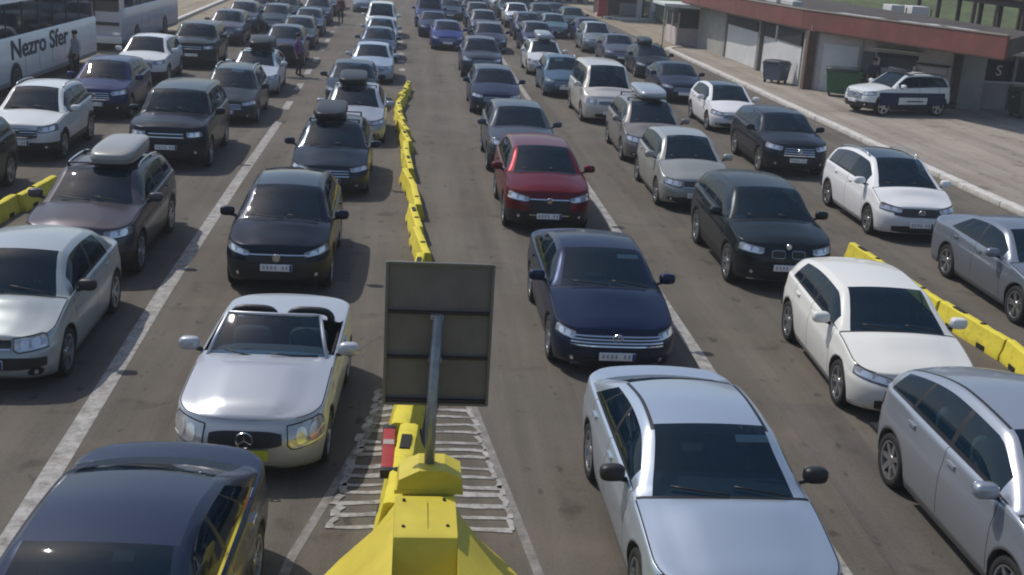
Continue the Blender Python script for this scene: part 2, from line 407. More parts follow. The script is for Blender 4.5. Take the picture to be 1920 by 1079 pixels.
    def emit(nm, pm, mats, smooth=True, parent=None, weld=True):
        pm.v = [(v[0] + cx, v[1], v[2]) for v in pm.v]
        used = sorted(set(pm.m)); re_ = {o: i for i, o in enumerate(used)}; pm.m = [re_[q] for q in pm.m]; mats = [mats[o] for o in used]
        me = pm.mesh(nm, [MATS['placeholder'] if isinstance(q, str) else q for q in mats], smooth, weld)
        out.append((nm, parent, me, [k for k, q in enumerate(mats) if q == 'paint'])); return len(out) - 1
    doors = {}
    for nm in sorted(P):
        base = 'door' if nm.startswith('door') else 'side_window' if nm.startswith('side') else nm
        if base in ('windscreen',): mats = [GLASS]
        elif base == 'side_window': mats = [PRIV if p['privacy'] and nm[12] != '0' else GLASS]
        elif base == 'rear_window': mats = [PRIV if p['privacy'] else GLASS]
        else: mats = bm_
        k = emit(base, P[nm], mats)
        if base == 'door': doors[nm] = k
    SQ, qu, Q, S = g['SQ'], g['qu'], g['Q'], g['S']
    def patch(q0, q1, zl, zu, nq=8, nz=3, off=.007, deep=.02):
        pm = PM(); vs = []
        def P3(q, z, o):
            e = .004; a = SQ(q + e, z) - SQ(q - e, z); b = SQ(q, z + e) - SQ(q, z - e); nrm = a.cross(b)
            if nrm.length < 1e-12: nrm = Vector((1, 0, 0))
            nrm.normalize(); v = SQ(q, z)
            if nrm.dot(Vector((v.x + cx, v.y, 0))) < 0: nrm = -nrm
            return v + nrm * o
        for o in (off, -deep):
            for i in range(nq + 1):
                t = i / nq; q = q0 + (q1 - q0) * t
                for j in range(nz + 1): z = zl(t) + (zu(t) - zl(t)) * j / nz; vs.append(P3(q, z, o))
        st = nz + 1; fs = []; K = (nq + 1) * st
        for i in range(nq):
            for j in range(nz): fs.append((i * st + j, (i + 1) * st + j, (i + 1) * st + j + 1, i * st + j + 1))
        loop = [i * st for i in range(nq + 1)] + [nq * st + j for j in range(1, nz + 1)] + [i * st + nz for i in range(nq - 1, -1, -1)] + [j for j in range(nz - 1, 0, -1)]
        for a, b in zip(loop, loop[1:] + loop[:1]): fs.append((b, a, a + K, b + K))
        flip = (q1 < q0)
        pm.add(vs, [tuple(reversed(f)) for f in fs] if flip else fs, 0); return pm
    def simple(nm, q0, q1, z0, z1, mat, parent=None, off=.007, nq=8, round_=.0):
        def zl(t): return z0 + round_ * (z1 - z0) * abs(2 * t - 1) ** 4
        def zu(t): return z1 - round_ * (z1 - z0) * abs(2 * t - 1) ** 4
        return emit(nm, patch(q0, q1, zl, zu, nq, 2, off), [mat], 'auto', parent, False)
    # front
    q0, q1, a0, a1, b0, b1 = p['hl']
    for s in (1, -1):
        def zl(t): return a0 + (a1 - a0) * t + .25 * (b0 - a0) * max(0, 1 - t / .15) ** 2
        def zu(t): return b0 + (b1 - b0) * t - .3 * (b1 - a1) * max(0, (t - .8) / .2) ** 2
        pm = patch(s * q0, s * q1, zl, zu, 12, 4, .008)
        k = emit('headlight', pm, [LENSL if p['lens'] == 'pale' else LENS], 'auto', None, False)
        if near:
            pm = patch(s * (q0 - .012), s * (q1 + .012), lambda t: zl(t) - .011, lambda t: zu(t) + .011, 12, 4, .004, .01)
            emit('lamp_surround', pm, [SEAM], 'auto', k, False)
        for c, rr in ((.3, .13), (.62, .15)) if near else ((.45, .2),):
            pm = patch(s * (q0 + (q1 - q0) * (c - rr)), s * (q0 + (q1 - q0) * (c + rr)),
                       lambda t, c=c, rr=rr: zl(c + rr * (2 * t - 1)) + (zu(c) - zl(c)) * (.5 - .36 * math.sqrt(max(0, 1 - (2 * t - 1) ** 2)) ** .7),
                       lambda t, c=c, rr=rr: zl(c + rr * (2 * t - 1)) + (zu(c) - zl(c)) * (.5 + .36 * math.sqrt(max(0, 1 - (2 * t - 1) ** 2)) ** .7), 8, 2, .013, .01)
            emit('lamp', pm, [LAMP], 'auto', k, False)
        if near:
            pm = patch(s * (q0 + .02), s * (q1 - .04), lambda t: zl(t) + .012, lambda t: zl(t) + .03, 8, 1, .012, .01)
            emit('light_strip', pm, [LAMP], 'auto', k, False)
        if p['fog'] and near:
            fq, fz, fr = p['fog']
            k = simple('fog_lamp', s * (fq - fr * 2), s * (fq + fr * 2), fz - fr, fz + fr, BLACK, round_=.3)
            simple('lamp', s * (fq - fr * .6), s * (fq + fr * .6), fz - fr * .6, fz + fr * .6, LAMP, k, .012, 6, .45)
        pm = patch(s * (Q - .95), s * (Q - .48), lambda t: zs(L) - .24, lambda t: zs(L) - .06, 8, 2, .008)
        emit('tail_light', pm, [TAIL], 'auto', None, False)
    hq, z0, z1, style, nb = p['grille']
    if style == 'kidney':
        for s in (1, -1):
            k = simple('grille', s * .025, s * (hq + .01), z0 - .010, z1 + .012, ALLOY, round_=.12)
            simple('grille_mesh', s * .038, s * hq, z0, z1, BLACK, k, .014, round_=.12)
    elif style == 'none': k = None
    else:
        k = simple('grille', -hq, hq, z0, z1, BLACK, round_=.18, nq=14)
        if style == 'bars':
            for j in range(nb):
                z = z0 + (z1 - z0) * (j + .5) / nb if nb > 1 else z1 - .02
                simple('grille_bar', -hq * .96, hq * .96, z - .009, z + .009, CHROME, k, .016, 14)
        elif style == 'frame':
            simple('grille_bar', -hq, hq, z1 - .012, z1 + .012, CHROME, k, .016, 14); simple('grille_bar', -hq, hq, z0 - .01, z0 + .01, CHROME, k, .016, 14)
    if p['intake']:
        hq, z0, z1 = p['intake']; simple('lower_intake', -hq, hq, z0, z1, BLACK, round_=.15, nq=14)
        if p['chromelow']: simple('bumper_trim', -hq * 1.25, hq * 1.25, z0 - .035, z0 - .015, CHROME, None, .012, 14)
    pz = p['plate']
    if pz:
        y = p.get('platey'); f = SQ(0, pz).x
        pm = PM(); pm.rbox((f + .012, 0, pz), (.024, .52, .115), .006)
        k = emit('number_plate', pm, [PLATEY if y else PLATE], 'auto', None, False)
        if not y and near:
            pm = PM(); pm.box((f + .0255, .235, pz), (.003, .044, .105)); emit('blue_band', pm, [PBLUE], False, k, False)
            pm = PM()
            for q in range(7):
                if q != 2: pm.box((f + .0255, .17 - q * .062, pz + .003), (.003, .034, .062))
            emit('smudged_marks', pm, [pbr('plate_marks', (.40, .40, .42), .6)], False, k, False)
    if p['badge'] and near:
        st, bz, br = p['badge']; f = max(SQ(0, bz).x, SQ(0.05, bz).x) + .03
        pm = PM(); N = 20
        pm.tube([(f, br * math.cos(2 * math.pi * i / N), bz + br * math.sin(2 * math.pi * i / N)) for i in range(N + 1)], br * .13, 6, 0, False)
        if st == 'star':
            for a in (90, 210, 330): pm.tube([(f, 0, bz), (f, br * math.cos(R(a)), bz + br * math.sin(R(a)))], [br * .14, br * .05], 6)
        elif st == 'vw':
            for pts in (((-.42, .85), (0, .12), (.42, .85)), ((-.85, .35), (-.36, -.72), (0, -.05), (.36, -.72), (.85, .35))):
                pm.tube([(f, a * br, bz + b * br) for a, b in pts], br * .1, 6)
        else:
            pm.tube([(f - .012, 0, bz), (f, 0, bz)], br * .8, 14)
        emit('badge', pm, [CHROME], 'auto', None, False)
    # mirrors, wipers, handles
    for s in (1, -1):
        mu = cowl + .34; mz = zs(mu) + .10 + p['mz']; y = wy(mu)
        pm = PM(); pm.sup((-mu, s * (y + .10), mz), (.075, .125, .082), .62, 14, 8, 0)
        pm.tube([(-mu - .02, s * (y - .05), mz - .09), (-mu, s * (y + .06), mz - .05)], .028, 6, 1)
        k = emit('wing_mirror', pm, ['paint' if p['mirror'] == 'paint' else BLACK, BLACK], 'auto', None, False)
        if near:
            pm = PM(); pm.sup((-mu - .07, s * (y + .10), mz), (.012, .105, .065), .62, 12, 6, 0); emit('mirror_glass', pm, [CHROME], True, k, False)
        if near:
            for dk, (a, b) in enumerate(p['doors']):
                hu = b - .17; qh = qu(hu); zh = zs(hu) - .10
                pm = patch(s * (qh - .09), s * (qh + .09), lambda t: zh - .014, lambda t: zh + .014, 6, 2, .028, .0)
                emit('door_handle', pm, ['paint' if p['trim'] != 'chrome' else CHROME], 'auto', doors['door_%d%s' % (dk, 'L' if s > 0 else 'R')], False)
    if p['sticker']:
        pass
    # rear plate
    pm = PM(); f = SQ(Q, zs(L) - .35).x; pm.rbox((f - .012, 0, zs(L) - .3), (.024, .52, .115), .006); emit('number_plate', pm, [PLATE], 'auto', None, False)
    # wheels
    wm, rm = wheel_meshes(rw, p['rim'], p['spokes'], p['dual'])
    for x in xa:
        for s in (1, -1):
            out.append(('wheel', None, wm, [], (cx - x, s * (wy(x) - .125), rw), 0. if s > 0 else math.pi)); k = len(out) - 1
            out.append(('rim', k, rm, []))
    # cabin
    if not p['open_top']:
        pm = PM(); w = W / 2 - .13; fl = .42 if rw < .35 else .52
        pm.box((-(cowl * .5 + rbase * .5), 0, fl - .03), (rbase - cowl + .2, 2 * w, .05))
        for s in (1, -1): pm.box((-(cowl * .5 + rtop * .5 + .1), s * (w + .012), (fl + p['zc']) / 2), (rtop - cowl, .02, p['zc'] - fl - .02))
        pm.box((-(cowl + .02), 0, (fl + p['zc']) / 2 - .03), (.04, 2 * w, p['zc'] - fl - .06))
        emit('cabin_floor', pm, [DARK], False, None, False)
        pm = PM(); pm.sup((-(cowl + .33), 0, p['zc'] - .085), (.36, W / 2 - .12, .085), .45, 18, 8); emit('dashboard', pm, [SEATM], 'auto', None, False)
        zz = fl + .17; su = p['bp'] - .28
        for s in (1, -1):
            emit('seat', seat_pm(su, s * .37, zz, p['H']), [p['seats']], True, None, False)
            if near and s > 0:
                pm = PM(); N = 16; wz = p['zc'] + .02; wu = cowl + .72
                pm.tube([(-wu + .06 * math.sin(2 * math.pi * i / N), .37 + .18 * math.cos(2 * math.pi * i / N), wz + .16 * math.sin(2 * math.pi * i / N)) for i in range(N + 1)], .016, 6, 0, False)
                emit('steering_wheel', pm, [BLACK], True, None, False)
        pm = seat_pm(su + .86, 0, zz, p['H'], 1.22); emit('seat', pm, [p['seats']], True, None, False)
        if near:
            pm = PM(); mzz = rail(wtop - .1) - .02; pm.sup((-(wtop - .02), 0, mzz - .03), (.02, .11, .03), .5, 12, 6); emit('rear_view_mirror', pm, [BLACK], True, None, False)
            # wipers lie on the base of the glass
            for y0, y1 in ((.62, .08), (.02, -.52)):
                pts = []
                for k in range(6):
                    y = y0 + (y1 - y0) * k / 5; uu = cowl + .02 + .075 * k / 5; ww = wy(uu) * .95; kk = 1 - (y / ww) ** 2
                    pts.append((-(uu - bow(uu) * kk) + .01, y, max(rail(uu), zs(uu)) + .02 + crown(uu) * kk + .012))
                pm = PM(); pm.tube(pts, .011, 5); emit('wiper', pm, [BLACK], True, None, False)
            if p['papers']:
                pm = PM(); pm.box((-(cowl + .30), .30 * p['papers'], p['zc'] + .012), (.20, .28, .004), 0, rz=.35); emit('paper', pm, [PAPER], False, None, False)
            if p['sticker']:
                uu = wtop - .17; y = .42 if p['sticker'] > 0 else -.42; kk = 1 - (y / .7) ** 2
                x = -(uu - bow(uu) * kk) - .06; z = rail(uu) + .018 + crown(uu) * kk - .05
                dzdu = (rail(wtop - .05) - rail(wtop - .3)) / .25
                pm = PM(); pm.box((x, y, z), (.004, .34, .09), 0, ry=math.atan(1 / dzdu) * -1); emit('sticker', pm, [PAPER], False, None, False)
    pm = PM(); pm.box((-L / 2, 0, gc + .13), (L - .5, W - .62, .2)); emit('underbody', pm, [DARK], False, None, False)
    if p['rails']:
        for s in (1, -1):
            pts = []
            for k in range(9):
                u = wtop + .15 + (rtop - wtop - .25) * k / 8; wr = wy(u) * prof(1) * .966 - p['tum'] * (rail(u) - zs(u)) - .1
                pts.append((-u, s * wr, rail(u) + (.055 if 0 < k < 8 else .01)))
            pm = PM(); pm.tube(pts, .018, 6); emit('roof_rail', pm, [CHROME if p['rails'] == 'chrome' else BLACK if p['rails'] == 'black' else ALLOY], True, None, False)
    if p['box']:
        col, l, w, h, dy = p['box']; u = wtop - .22 + l / 2; z = p['H'] + .0
        for k in (-.3, .3):
            pm = PM(); pm.box((-(u + k * l), 0, z - .012), (.06, W * .66, .024))
            for s in (1, -1): pm.box((-(u + k * l), s * W * .32, z - .09), (.06, .04, .12))
            emit('roof_bar', pm, [BLACK], False, None, False)
        pm = PM(); pm.sup((-u, dy, z + h / 2), (l / 2, w / 2, h / 2), .42, 28, 14, 0)
        pm.v = [(v[0], v[1], z + (v[2] - z) * (1 - .22 * max(0, (v[0] + u) / (l / 2)) ** 2)) for v in pm.v]
        k = emit('roof_box', pm, [col], True, None, False)
        pm = PM(); pm.sup((-u, dy, z + h * .36), (l / 2 + .006, w / 2 + .006, .012), .42, 28, 6, 0); emit('box_seam', pm, [SEAM], True, k, False)
    if p['open_top']: open_cabin(p, g, emit)
    return out
def seat_pm(u, y, z, H, width=.5):
    pm = PM(); hb = min(.62, H - z - .34)
    pm.sup((-u + .12, y, z), (.27, width / 2, .09), .5, 14, 8)
    M = Matrix.Rotation(R(-14), 3, 'Y')
    pm.sup((-u - .2, y, z + hb / 2 + .02), (.08, width / 2, hb / 2), .5, 14, 10, 0, M)
    for k in ((0,) if width < .8 else (-.36, .36)): pm.sup((-u - .32, y + k, z + hb + .10), (.05, .13, .085), .6, 12, 8, 0, M)
    return pm
WH = {}
def wheel_meshes(rw, kind, spokes, dual):
    key = (rw, kind, spokes, dual)
    if key in WH: return WH[key]
    N = 32; hw = .112; rr = rw * .70
    def lathe(pm, prof, m):
        vs = [];
        for i in range(N):
            a = 2 * math.pi * i / N
            for r, y in prof: vs.append((r * math.cos(a), y, r * math.sin(a)))
        k = len(prof); fs = [(i * k + j, i * k + j + 1, ((i + 1) % N) * k + j + 1, ((i + 1) % N) * k + j) for i in range(N) for j in range(k - 1)]
        pm.add(vs, fs, m)
    pm = PM(); lathe(pm, [(rr * .98, -hw), (rw * .93, -hw * .98), (rw * .99, -hw * .7), (rw, 0), (rw * .99, hw * .7), (rw * .93, hw * .98), (rr * 1.06, hw * .94), (rr * .98, hw * .8)], 0)
    lathe(pm, [(rr * .98, -hw), (rr * .98, hw * .8)], 0)
    wm = pm.mesh('wheel', [TYRE], True)
    pm = PM(); lathe(pm, [(rr * 1.02, hw * .92), (rr * .93, hw * .90), (rr * .90, hw * .3), (rr * .86, -hw * .1)], 0)
    lathe(pm, [(rr * .9, hw * .05), (.02, hw * .05)], 1); lathe(pm, [(.0, hw * .82), (.055, hw * .8), (.075, hw * .6), (.08, hw * .1)], 0)
    for k in range(spokes):
        for o in ((-.16, .16) if dual else (0,)):
            a0 = 2 * math.pi * k / spokes + o * .7; a1 = 2 * math.pi * k / spokes + o
            w0, w1 = (.020, .016) if dual else (.036, .026)
            p0 = Vector((math.cos(a0), 0, math.sin(a0))); p1 = Vector((math.cos(a1), 0, math.sin(a1))); t = (p1 * rr * .94 - p0 * .05); nr = Vector((-t.z, 0, t.x)).normalized()
            vs = []
            for pp, w, y in ((p0 * .05, w0, hw * .74), (p1 * rr * .93, w1, hw * .84)):
                for yy in (y, y - .035):
                    vs += [pp + nr * w + Vector((0, yy, 0)), pp - nr * w + Vector((0, yy, 0))]
            pm.add(vs, [(0, 4, 5, 1), (0, 2, 6, 4), (1, 5, 7, 3), (2, 3, 7, 6)], 0)
    rm = pm.mesh('rim', [ALLOYD if kind == 'dark' else ALLOY, DARK], 'auto')
    WH[key] = (wm, rm); return WH[key]
def open_cabin(p, g, emit):
    a, b = p['open_top']; zc = p['zc']; W = p['W']; cw = p['cowl']
    w = W / 2 - .12
    pm = PM(); pm.box((-(a + b) / 2, 0, .36), (b - a + .1, 2 * w, .04))
    for s in (1, -1): pm.box((-(a + b) / 2, s * (w + .0), .62), (b - a + .06, .03, .56))
    pm.box((-(a - .02), 0, .62), (.03, 2 * w, .56)); pm.box((-(b + .02), 0, .66), (.03, 2 * w, .56)); emit('cabin_floor', pm, [DARK], False, None, False)
    pm = PM(); pm.sup((-(a + .22), 0, zc - .12), (.34, w - .02, .11), .45, 18, 8); emit('dashboard', pm, [SEATM], 'auto', None, False)
    for s in (1, -1):
        emit('seat', seat_pm(b - .42, s * .36, .52, 1.27), [SEATM], True, None, False)
        pm = PM(); c = s * .36
        pts = [(-(b - .06), c + .27 * math.copysign(abs(math.cos(math.pi * t / 12)) ** .6, math.cos(math.pi * t / 12)), .96 + .18 * math.sin(math.pi * t / 12) ** .5) for t in range(13)]
        pm.tube(pts, .05, 8); emit('roll_bar', pm, [BLACK], True, None, False)
    pm = PM(); N = 16
    pm.tube([(-(a + .62) + .06 * math.sin(2 * math.pi * i / N), .36 + .18 * math.cos(2 * math.pi * i / N), .92 + .16 * math.sin(2 * math.pi * i / N)) for i in range(N + 1)], .016, 6, 0, False)
    emit('steering_wheel', pm, [BLACK], True, None, False)
    # windscreen: curved pane in a painted frame
    n = 14; bot = []; top = []
    for i in range(n + 1):
        t = 2 * i / n - 1
        bot.append(Vector((-(cw + .20 * t * t - .02), .71 * t, zc + .045 - .02 * t * t))); top.append(Vector((-(cw + .62 + .10 * t * t), .565 * t, 1.335 - .03 * t * t)))
    pm = PM(); vs = []
    for i in range(n + 1):
        for j in range(6): vs.append(bot[i].lerp(top[i], j / 5) + Vector((.02 * math.sin(math.pi * j / 5), 0, .012 * math.sin(math.pi * j / 5))))
    pm.add(vs, [(i * 6 + j, (i + 1) * 6 + j, (i + 1) * 6 + j + 1, i * 6 + j + 1) for i in range(n) for j in range(5)])
    k = emit('windscreen', pm, [GLASS], True, None, False)
    pm = PM(); pm.tube([bot[0]] + [bot[0].lerp(top[0], .5) + Vector((.02, 0, .01))] + top + [bot[-1].lerp(top[-1], .5) + Vector((.02, 0, .01))] + [bot[-1]], .026, 8, 0)
    emit('windscreen_frame', pm, ['paint'], True, k, False)
    pm = PM(); pm.tube([v + Vector((.0, 0, .0)) for v in bot], .024, 6); emit('windscreen_seal', pm, [BLACK], True, k, False)
    pm = PM(); pm.sup((-(cw + .60), 0, 1.24), (.02, .11, .03), .5, 12, 6); emit('rear_view_mirror', pm, [BLACK], True, None, False)
    for y0, y1 in ((.60, .06), (.02, -.5)):
        pm = PM(); pm.tube([(-(cw + .20 * (y / .71) ** 2 + .03) , y, zc + .075 + .012 * kk) for kk, y in enumerate([y0 + (y1 - y0) * q / 5 for q in range(6)])], .011, 5); emit('wiper', pm, [BLACK], True, None, False)
    pm = PM(); pm.box((-(cw + .34), .22, zc + .02), (.16, .28, .006), 0, rz=.3); emit('paper', pm, [PAPER], False, None, False)
pbr('placeholder', (.5, .5, .5))
CACHE = {}
def car(key, spec, rgb, front, heading, label, group='cars queuing in the lanes', metal=.35, rough=.32, name='car', cat='car'):
    """front = point on the ground under the front bumper; heading = degrees the nose swings from straight at the camera (+ to the right)"""
    if key not in CACHE: CACHE[key] = car_parts(spec)
    parts = CACHE[key]; a = R(-90 + heading); L = spec['L']
    root = thing(name, label, cat, (front[0] - math.cos(a) * (L / 2 - .03), front[1] - math.sin(a) * (L / 2 - .03), 0), a, group)
    pt = paint(rgb, metal, rough); objs = []
    for t in parts:
        o = bpy.data.objects.new(t[0], t[2]); COL.objects.link(o)
        o.parent = root if t[1] is None else objs[t[1]]
        if len(t) > 4: o.location = t[4]; o.rotation_euler = (0, 0, t[5])
        for k in t[3]:
            o.material_slots[k].link = 'OBJECT'; o.material_slots[k].material = pt
        objs.append(o)
    return root, objs
# ------------------------------------------------------------------ ground, kerbs, paint
def ground_mat(name, a, b, c, scale=.35, rough=.9):
    m = bpy.data.materials.new(name); m.use_nodes = True; MATS[name] = m
    n = m.node_tree.nodes; l = m.node_tree.links; bs = n['Principled BSDF']; bs.inputs['Roughness'].default_value = rough
    bs.inputs['Specular IOR Level'].default_value = .3
    tc = n.new('ShaderNodeTexCoord')
    def nz(sc, det, rg, stretch=None):
        k = n.new('ShaderNodeTexNoise'); k.inputs['Scale'].default_value = sc; k.inputs['Detail'].default_value = det; k.inputs['Roughness'].default_value = rg
        src = tc.outputs['Object']
        if stretch:
            mp = n.new('ShaderNodeMapping'); mp.inputs['Scale'].default_value = stretch; l.new(src, mp.inputs[0]); src = mp.outputs[0]
        l.new(src, k.inputs['Vector']); return k.outputs[0]
    def ramp(src, p0, p1, c0, c1):
        k = n.new('ShaderNodeValToRGB'); k.color_ramp.elements[0].position = p0; k.color_ramp.elements[1].position = p1
        k.color_ramp.elements[0].color = (*c0, 1); k.color_ramp.elements[1].color = (*c1, 1); l.new(src, k.inputs[0]); return k.outputs[0]
    def mix(f, x, y, mode='MIX'):
        k = n.new('ShaderNodeMix'); k.data_type = 'RGBA'; k.blend_type = mode
        if isinstance(f, float): k.inputs[0].default_value = f
        else: l.new(f, k.inputs[0])
        l.new(x, k.inputs[6]); l.new(y, k.inputs[7]); return k.outputs[2]
    big = ramp(nz(scale, 5, .6), .35, .65, a, b)
    streak = ramp(nz(.9, 6, .65, (1.6, .07, 1)), .40, .70, (1.10, 1.09, 1.07), (.70, .69, .68))     # wheel-path and drip streaks along the lanes
    col = mix(1., big, streak, 'MULTIPLY')
    oil = ramp(nz(1.3, 3, .5), .62, .72, (1, 1, 1), (.66, .64, .62)); col = mix(1., col, oil, 'MULTIPLY')
    drip = ramp(nz(4.2, 2, .5, (1, .55, 1)), .66, .72, (1, 1, 1), (.60, .58, .56)); col = mix(1., col, drip, 'MULTIPLY')
    fine = ramp(nz(30, 4, .9), .3, .75, (.74, .74, .74), (1.22, 1.21, 1.19)); col = mix(1., col, fine, 'MULTIPLY')
    pt = n.new('ShaderNodeValToRGB'); pt.color_ramp.elements[0].position = .55; pt.color_ramp.elements[1].position = .7
    l.new(nz(.55, 4, .6), pt.inputs[0]); cc = n.new('ShaderNodeRGB'); cc.outputs[0].default_value = (*c, 1)
    k = n.new('ShaderNodeMath'); k.operation = 'MULTIPLY'; k.inputs[1].default_value = .55; l.new(pt.outputs[0], k.inputs[0])
    col = mix(k.outputs[0], col, cc.outputs[0]); l.new(col, bs.inputs['Base Color'])
    bp = n.new('ShaderNodeBump'); bp.inputs['Strength'].default_value = .35; bp.inputs['Distance'].default_value = .01
    l.new(nz(60, 3, .7), bp.inputs['Height']); l.new(bp.outputs[0], bs.inputs['Normal'])
    return m
def worn_paint(name, col, wear=.5, under=(.14, .125, .11)):
    m = bpy.data.materials.new(name); m.use_nodes = True; MATS[name] = m
    n = m.node_tree.nodes; l = m.node_tree.links; bs = n['Principled BSDF']; bs.inputs['Roughness'].default_value = .8
    tc = n.new('ShaderNodeTexCoord'); z = n.new('ShaderNodeTexNoise'); z.inputs['Scale'].default_value = 5; z.inputs['Detail'].default_value = 8; z.inputs['Roughness'].default_value = .8
    l.new(tc.outputs['Object'], z.inputs[0]); r = n.new('ShaderNodeValToRGB'); r.color_ramp.elements[0].position = wear - .12; r.color_ramp.elements[1].position = wear + .14
    r.color_ramp.elements[0].color = (*under, 1); r.color_ramp.elements[1].color = (*col, 1); l.new(z.outputs[0], r.inputs[0]); l.new(r.outputs[0], bs.inputs['Base Color'])
    return m
ASPH = ground_mat('asphalt', (.116, .103, .087), (.144, .130, .110), (.165, .135, .108))
APRON = ground_mat('worn_concrete', (.285, .25, .215), (.35, .315, .275), (.31, .26, .21), .3)
SAND = ground_mat('dusty_gravel', (.27, .23, .165), (.34, .295, .22), (.23, .21, .15), .4)
PAINTW = worn_paint('road_paint_white', (.40, .39, .37), .46)
PAINTF = worn_paint('road_paint_faded', (.27, .255, .24), .5)
PAINTT = worn_paint('hatch_paint', (.44, .43, .41), .47)
KERB = worn_paint('kerb_whitewash', (.62, .60, .56), .40, (.34, .29, .25))
def sheet(name, polys, z, mat, kind='structure'):
    pm = PM()
    for p in polys: pm.add([(x, y, z) for x, y in p], [tuple(range(len(p)))])
    o = pm.obj(name, mat); o['kind'] = kind; return o
sheet('ground', [[(-700, -60), (700, -60), (700, 900), (-700, 900)]], 0, SAND)
sheet('road', [[(-13.2, -20), (15.3, -20), (15.3, 330), (-13.2, 330)]], .004, ASPH)
def strip(pts, w):
    out = []
    for (x0, y0), (x1, y1) in zip(pts, pts[1:]):
        d = Vector((x1 - x0, y1 - y0)); d.normalize(); nx, ny = -d.y * w / 2, d.x * w / 2
        out.append([(x0 - nx, y0 - ny), (x1 - nx, y1 - ny), (x1 + nx, y1 + ny), (x0 + nx, y0 + ny)])
    return out
rd = random.Random(3)
sheet('lane_line', strip([(-3.72, 4), (-3.79, 10.3), (-4.0, 18), (-4.13, 27), (-4.2, 36)], .24), .008, PAINTW)
sheet('lane_dash_line', sum([strip([(-4.3 - .021 * (y - 39) * 1.0, y), (-4.3 - .021 * (y + 1.9 - 39), y + 1.9)], .24) for y in (38.6, 43.6, 48.6, 53.4, 58.4, 63.4, 68.4, 73.4)], []), .008, PAINTW)
sheet('lane_line', strip([(4.44, 4), (4.47, 17), (4.49, 40), (4.5, 60)], .2), .008, PAINTW)
sheet('lane_line', strip([(-7.75, 26), (-7.7, 60)], .16) + strip([(8.72, 24), (8.7, 60)], .16), .008, PAINTF)
sheet('lane_dash_line', sum([strip([(-.55 - .021 * (y - 52), y), (-.55 - .021 * (y + .9 - 52), y + .9)], .28) for y in (51.5, 55, 58.6, 62, 65.4, 68.8, 72.2)], []), .008, PAINTT)
# traffic island paint round the end of the barrier
isl = strip([(-1.25, 8.0), (-1.05, 9.85), (-.28, 13.53), (.0, 16.2)], .10) + strip([(1.62, 7.4), (1.37, 9.6), (.93, 13.6), (.62, 16.2)], .10)
sheet('island_outline', isl, .008, PAINTF)
ht = []; hd = []
def ribbon(pts, w):
    L_, R_ = [], []
    for i, (x, y) in enumerate(pts):
        a = pts[max(0, i - 1)]; b_ = pts[min(len(pts) - 1, i + 1)]; d = Vector((b_[0] - a[0], b_[1] - a[1])).normalized(); k = w * rd.uniform(.35, .65)
        L_.append((x - d.y * k, y + d.x * k)); R_.append((x + d.y * k, y - d.x * k))
    return [[L_[i], R_[i], R_[i + 1], L_[i + 1]] for i in range(len(pts) - 1)]
for k in range(16):
    y = 10.5 + k * .235 + rd.uniform(-.05, .05); t = (y - 10.5) / 3.0
    xl = -.72 + .32 * t + rd.uniform(-.03, .03); xr = 1.18 - .30 * t + rd.uniform(-.03, .03)
    ht += ribbon([(xl, y), (xl * .6, y + rd.uniform(-.02, .03)), (-.12, y + .04 + rd.uniform(-.03, .03))], rd.uniform(.06, .11)) + ribbon([(.32, y + rd.uniform(-.03, .03)), (.55, y + .01 + rd.uniform(-.02, .02)), (.8, y + rd.uniform(-.02, .02)), (xr, y - .02)], rd.uniform(.055, .10))
    hd += ribbon([(xr - .03 + rd.uniform(-.02, .02), y + .20), (xr + .0, y + .09), (xr + rd.uniform(-.03, .03), y - .02)], .06)
    hd += ribbon([(xl + .04 + rd.uniform(-.02, .03), y + .20), (xl, y + .09), (xl + rd.uniform(-.03, .03), y - .02)], .085)
sheet('island_hatching', ht, .012, PAINTT); sheet('island_hatching', hd, .016, PAINTT)
# tar-filled cracks and patches
ck = []
for k in range(14):
    x = rd.uniform(-12, 15); y = rd.uniform(9, 60); a = rd.choice([0, math.pi / 2]) + rd.uniform(-.3, .3); pts = [(x, y)]
    for j in range(rd.randint(4, 9)): a += rd.uniform(-.35, .35); x += math.cos(a) * .5; y += math.sin(a) * .5; pts.append((x, y))
    ck += strip(pts, .018)
sheet('road_cracks', ck, .006, pbr('tar', (.045, .04, .037), .7))
sheet('road_patch', [[(5.0, 9.5), (5.9, 9.4), (5.95, 14), (5.1, 14.1)], [(-3.2, 19), (-1.0, 19.1), (-1.1, 22.5), (-3.1, 22.3)], [(7.6, 31), (8.6, 31), (8.5, 39), (7.5, 38)]], .007, ground_mat('asphalt_patch', (.105, .094, .086), (.125, .112, .10), (.13, .115, .10), .8))
# raised apron with its whitewashed kerb on the right
pm = PM(); pm.prism([(15.62, -20), (90, -20), (90, 90), (15.9, 70.5), (15.62, 69)], 0.0, .11); o = pm.obj('forecourt_pavement', APRON); o['kind'] = 'structure'
pm = PM(); rk = random.Random(8); y = -18.
while y < 68.5:
    pm.rbox((15.45 + rk.uniform(-.012, .012), y + .6, .075 + rk.uniform(-.008, .008)), (.32, 1.185, .16), .03); y += 1.2
for k in range(5): pm.rbox((15.5 + .12 * k * k * .5, 69.1 + k * .5, .075), (.3, .6, .16), .03, 0, -.25 * k)
o = pm.obj('kerb', KERB, smooth='auto'); o['kind'] = 'structure'
pm = PM()
for k in range(9): pm.rbox((16.2 + k * .55, 96.2 + .02 * k * k - .6 * max(0, (2 - k)) * -.5, .12), (.6, .34, .24), .04, 0, .05 * k)
for k in range(5): pm.rbox((15.9, 96.9 + k * 1.0, .12), (.34, 1.1, .24), .04)
o = pm.obj('kerb', KERB, smooth='auto'); o['kind'] = 'structure'
pm = PM(); pm.prism([(16.05, 96.5), (21, 97.2), (21.5, 112), (16.05, 112)], 0, .16); o = pm.obj('kiosk_island_pavement', APRON); o['kind'] = 'structure'
pm = PM()
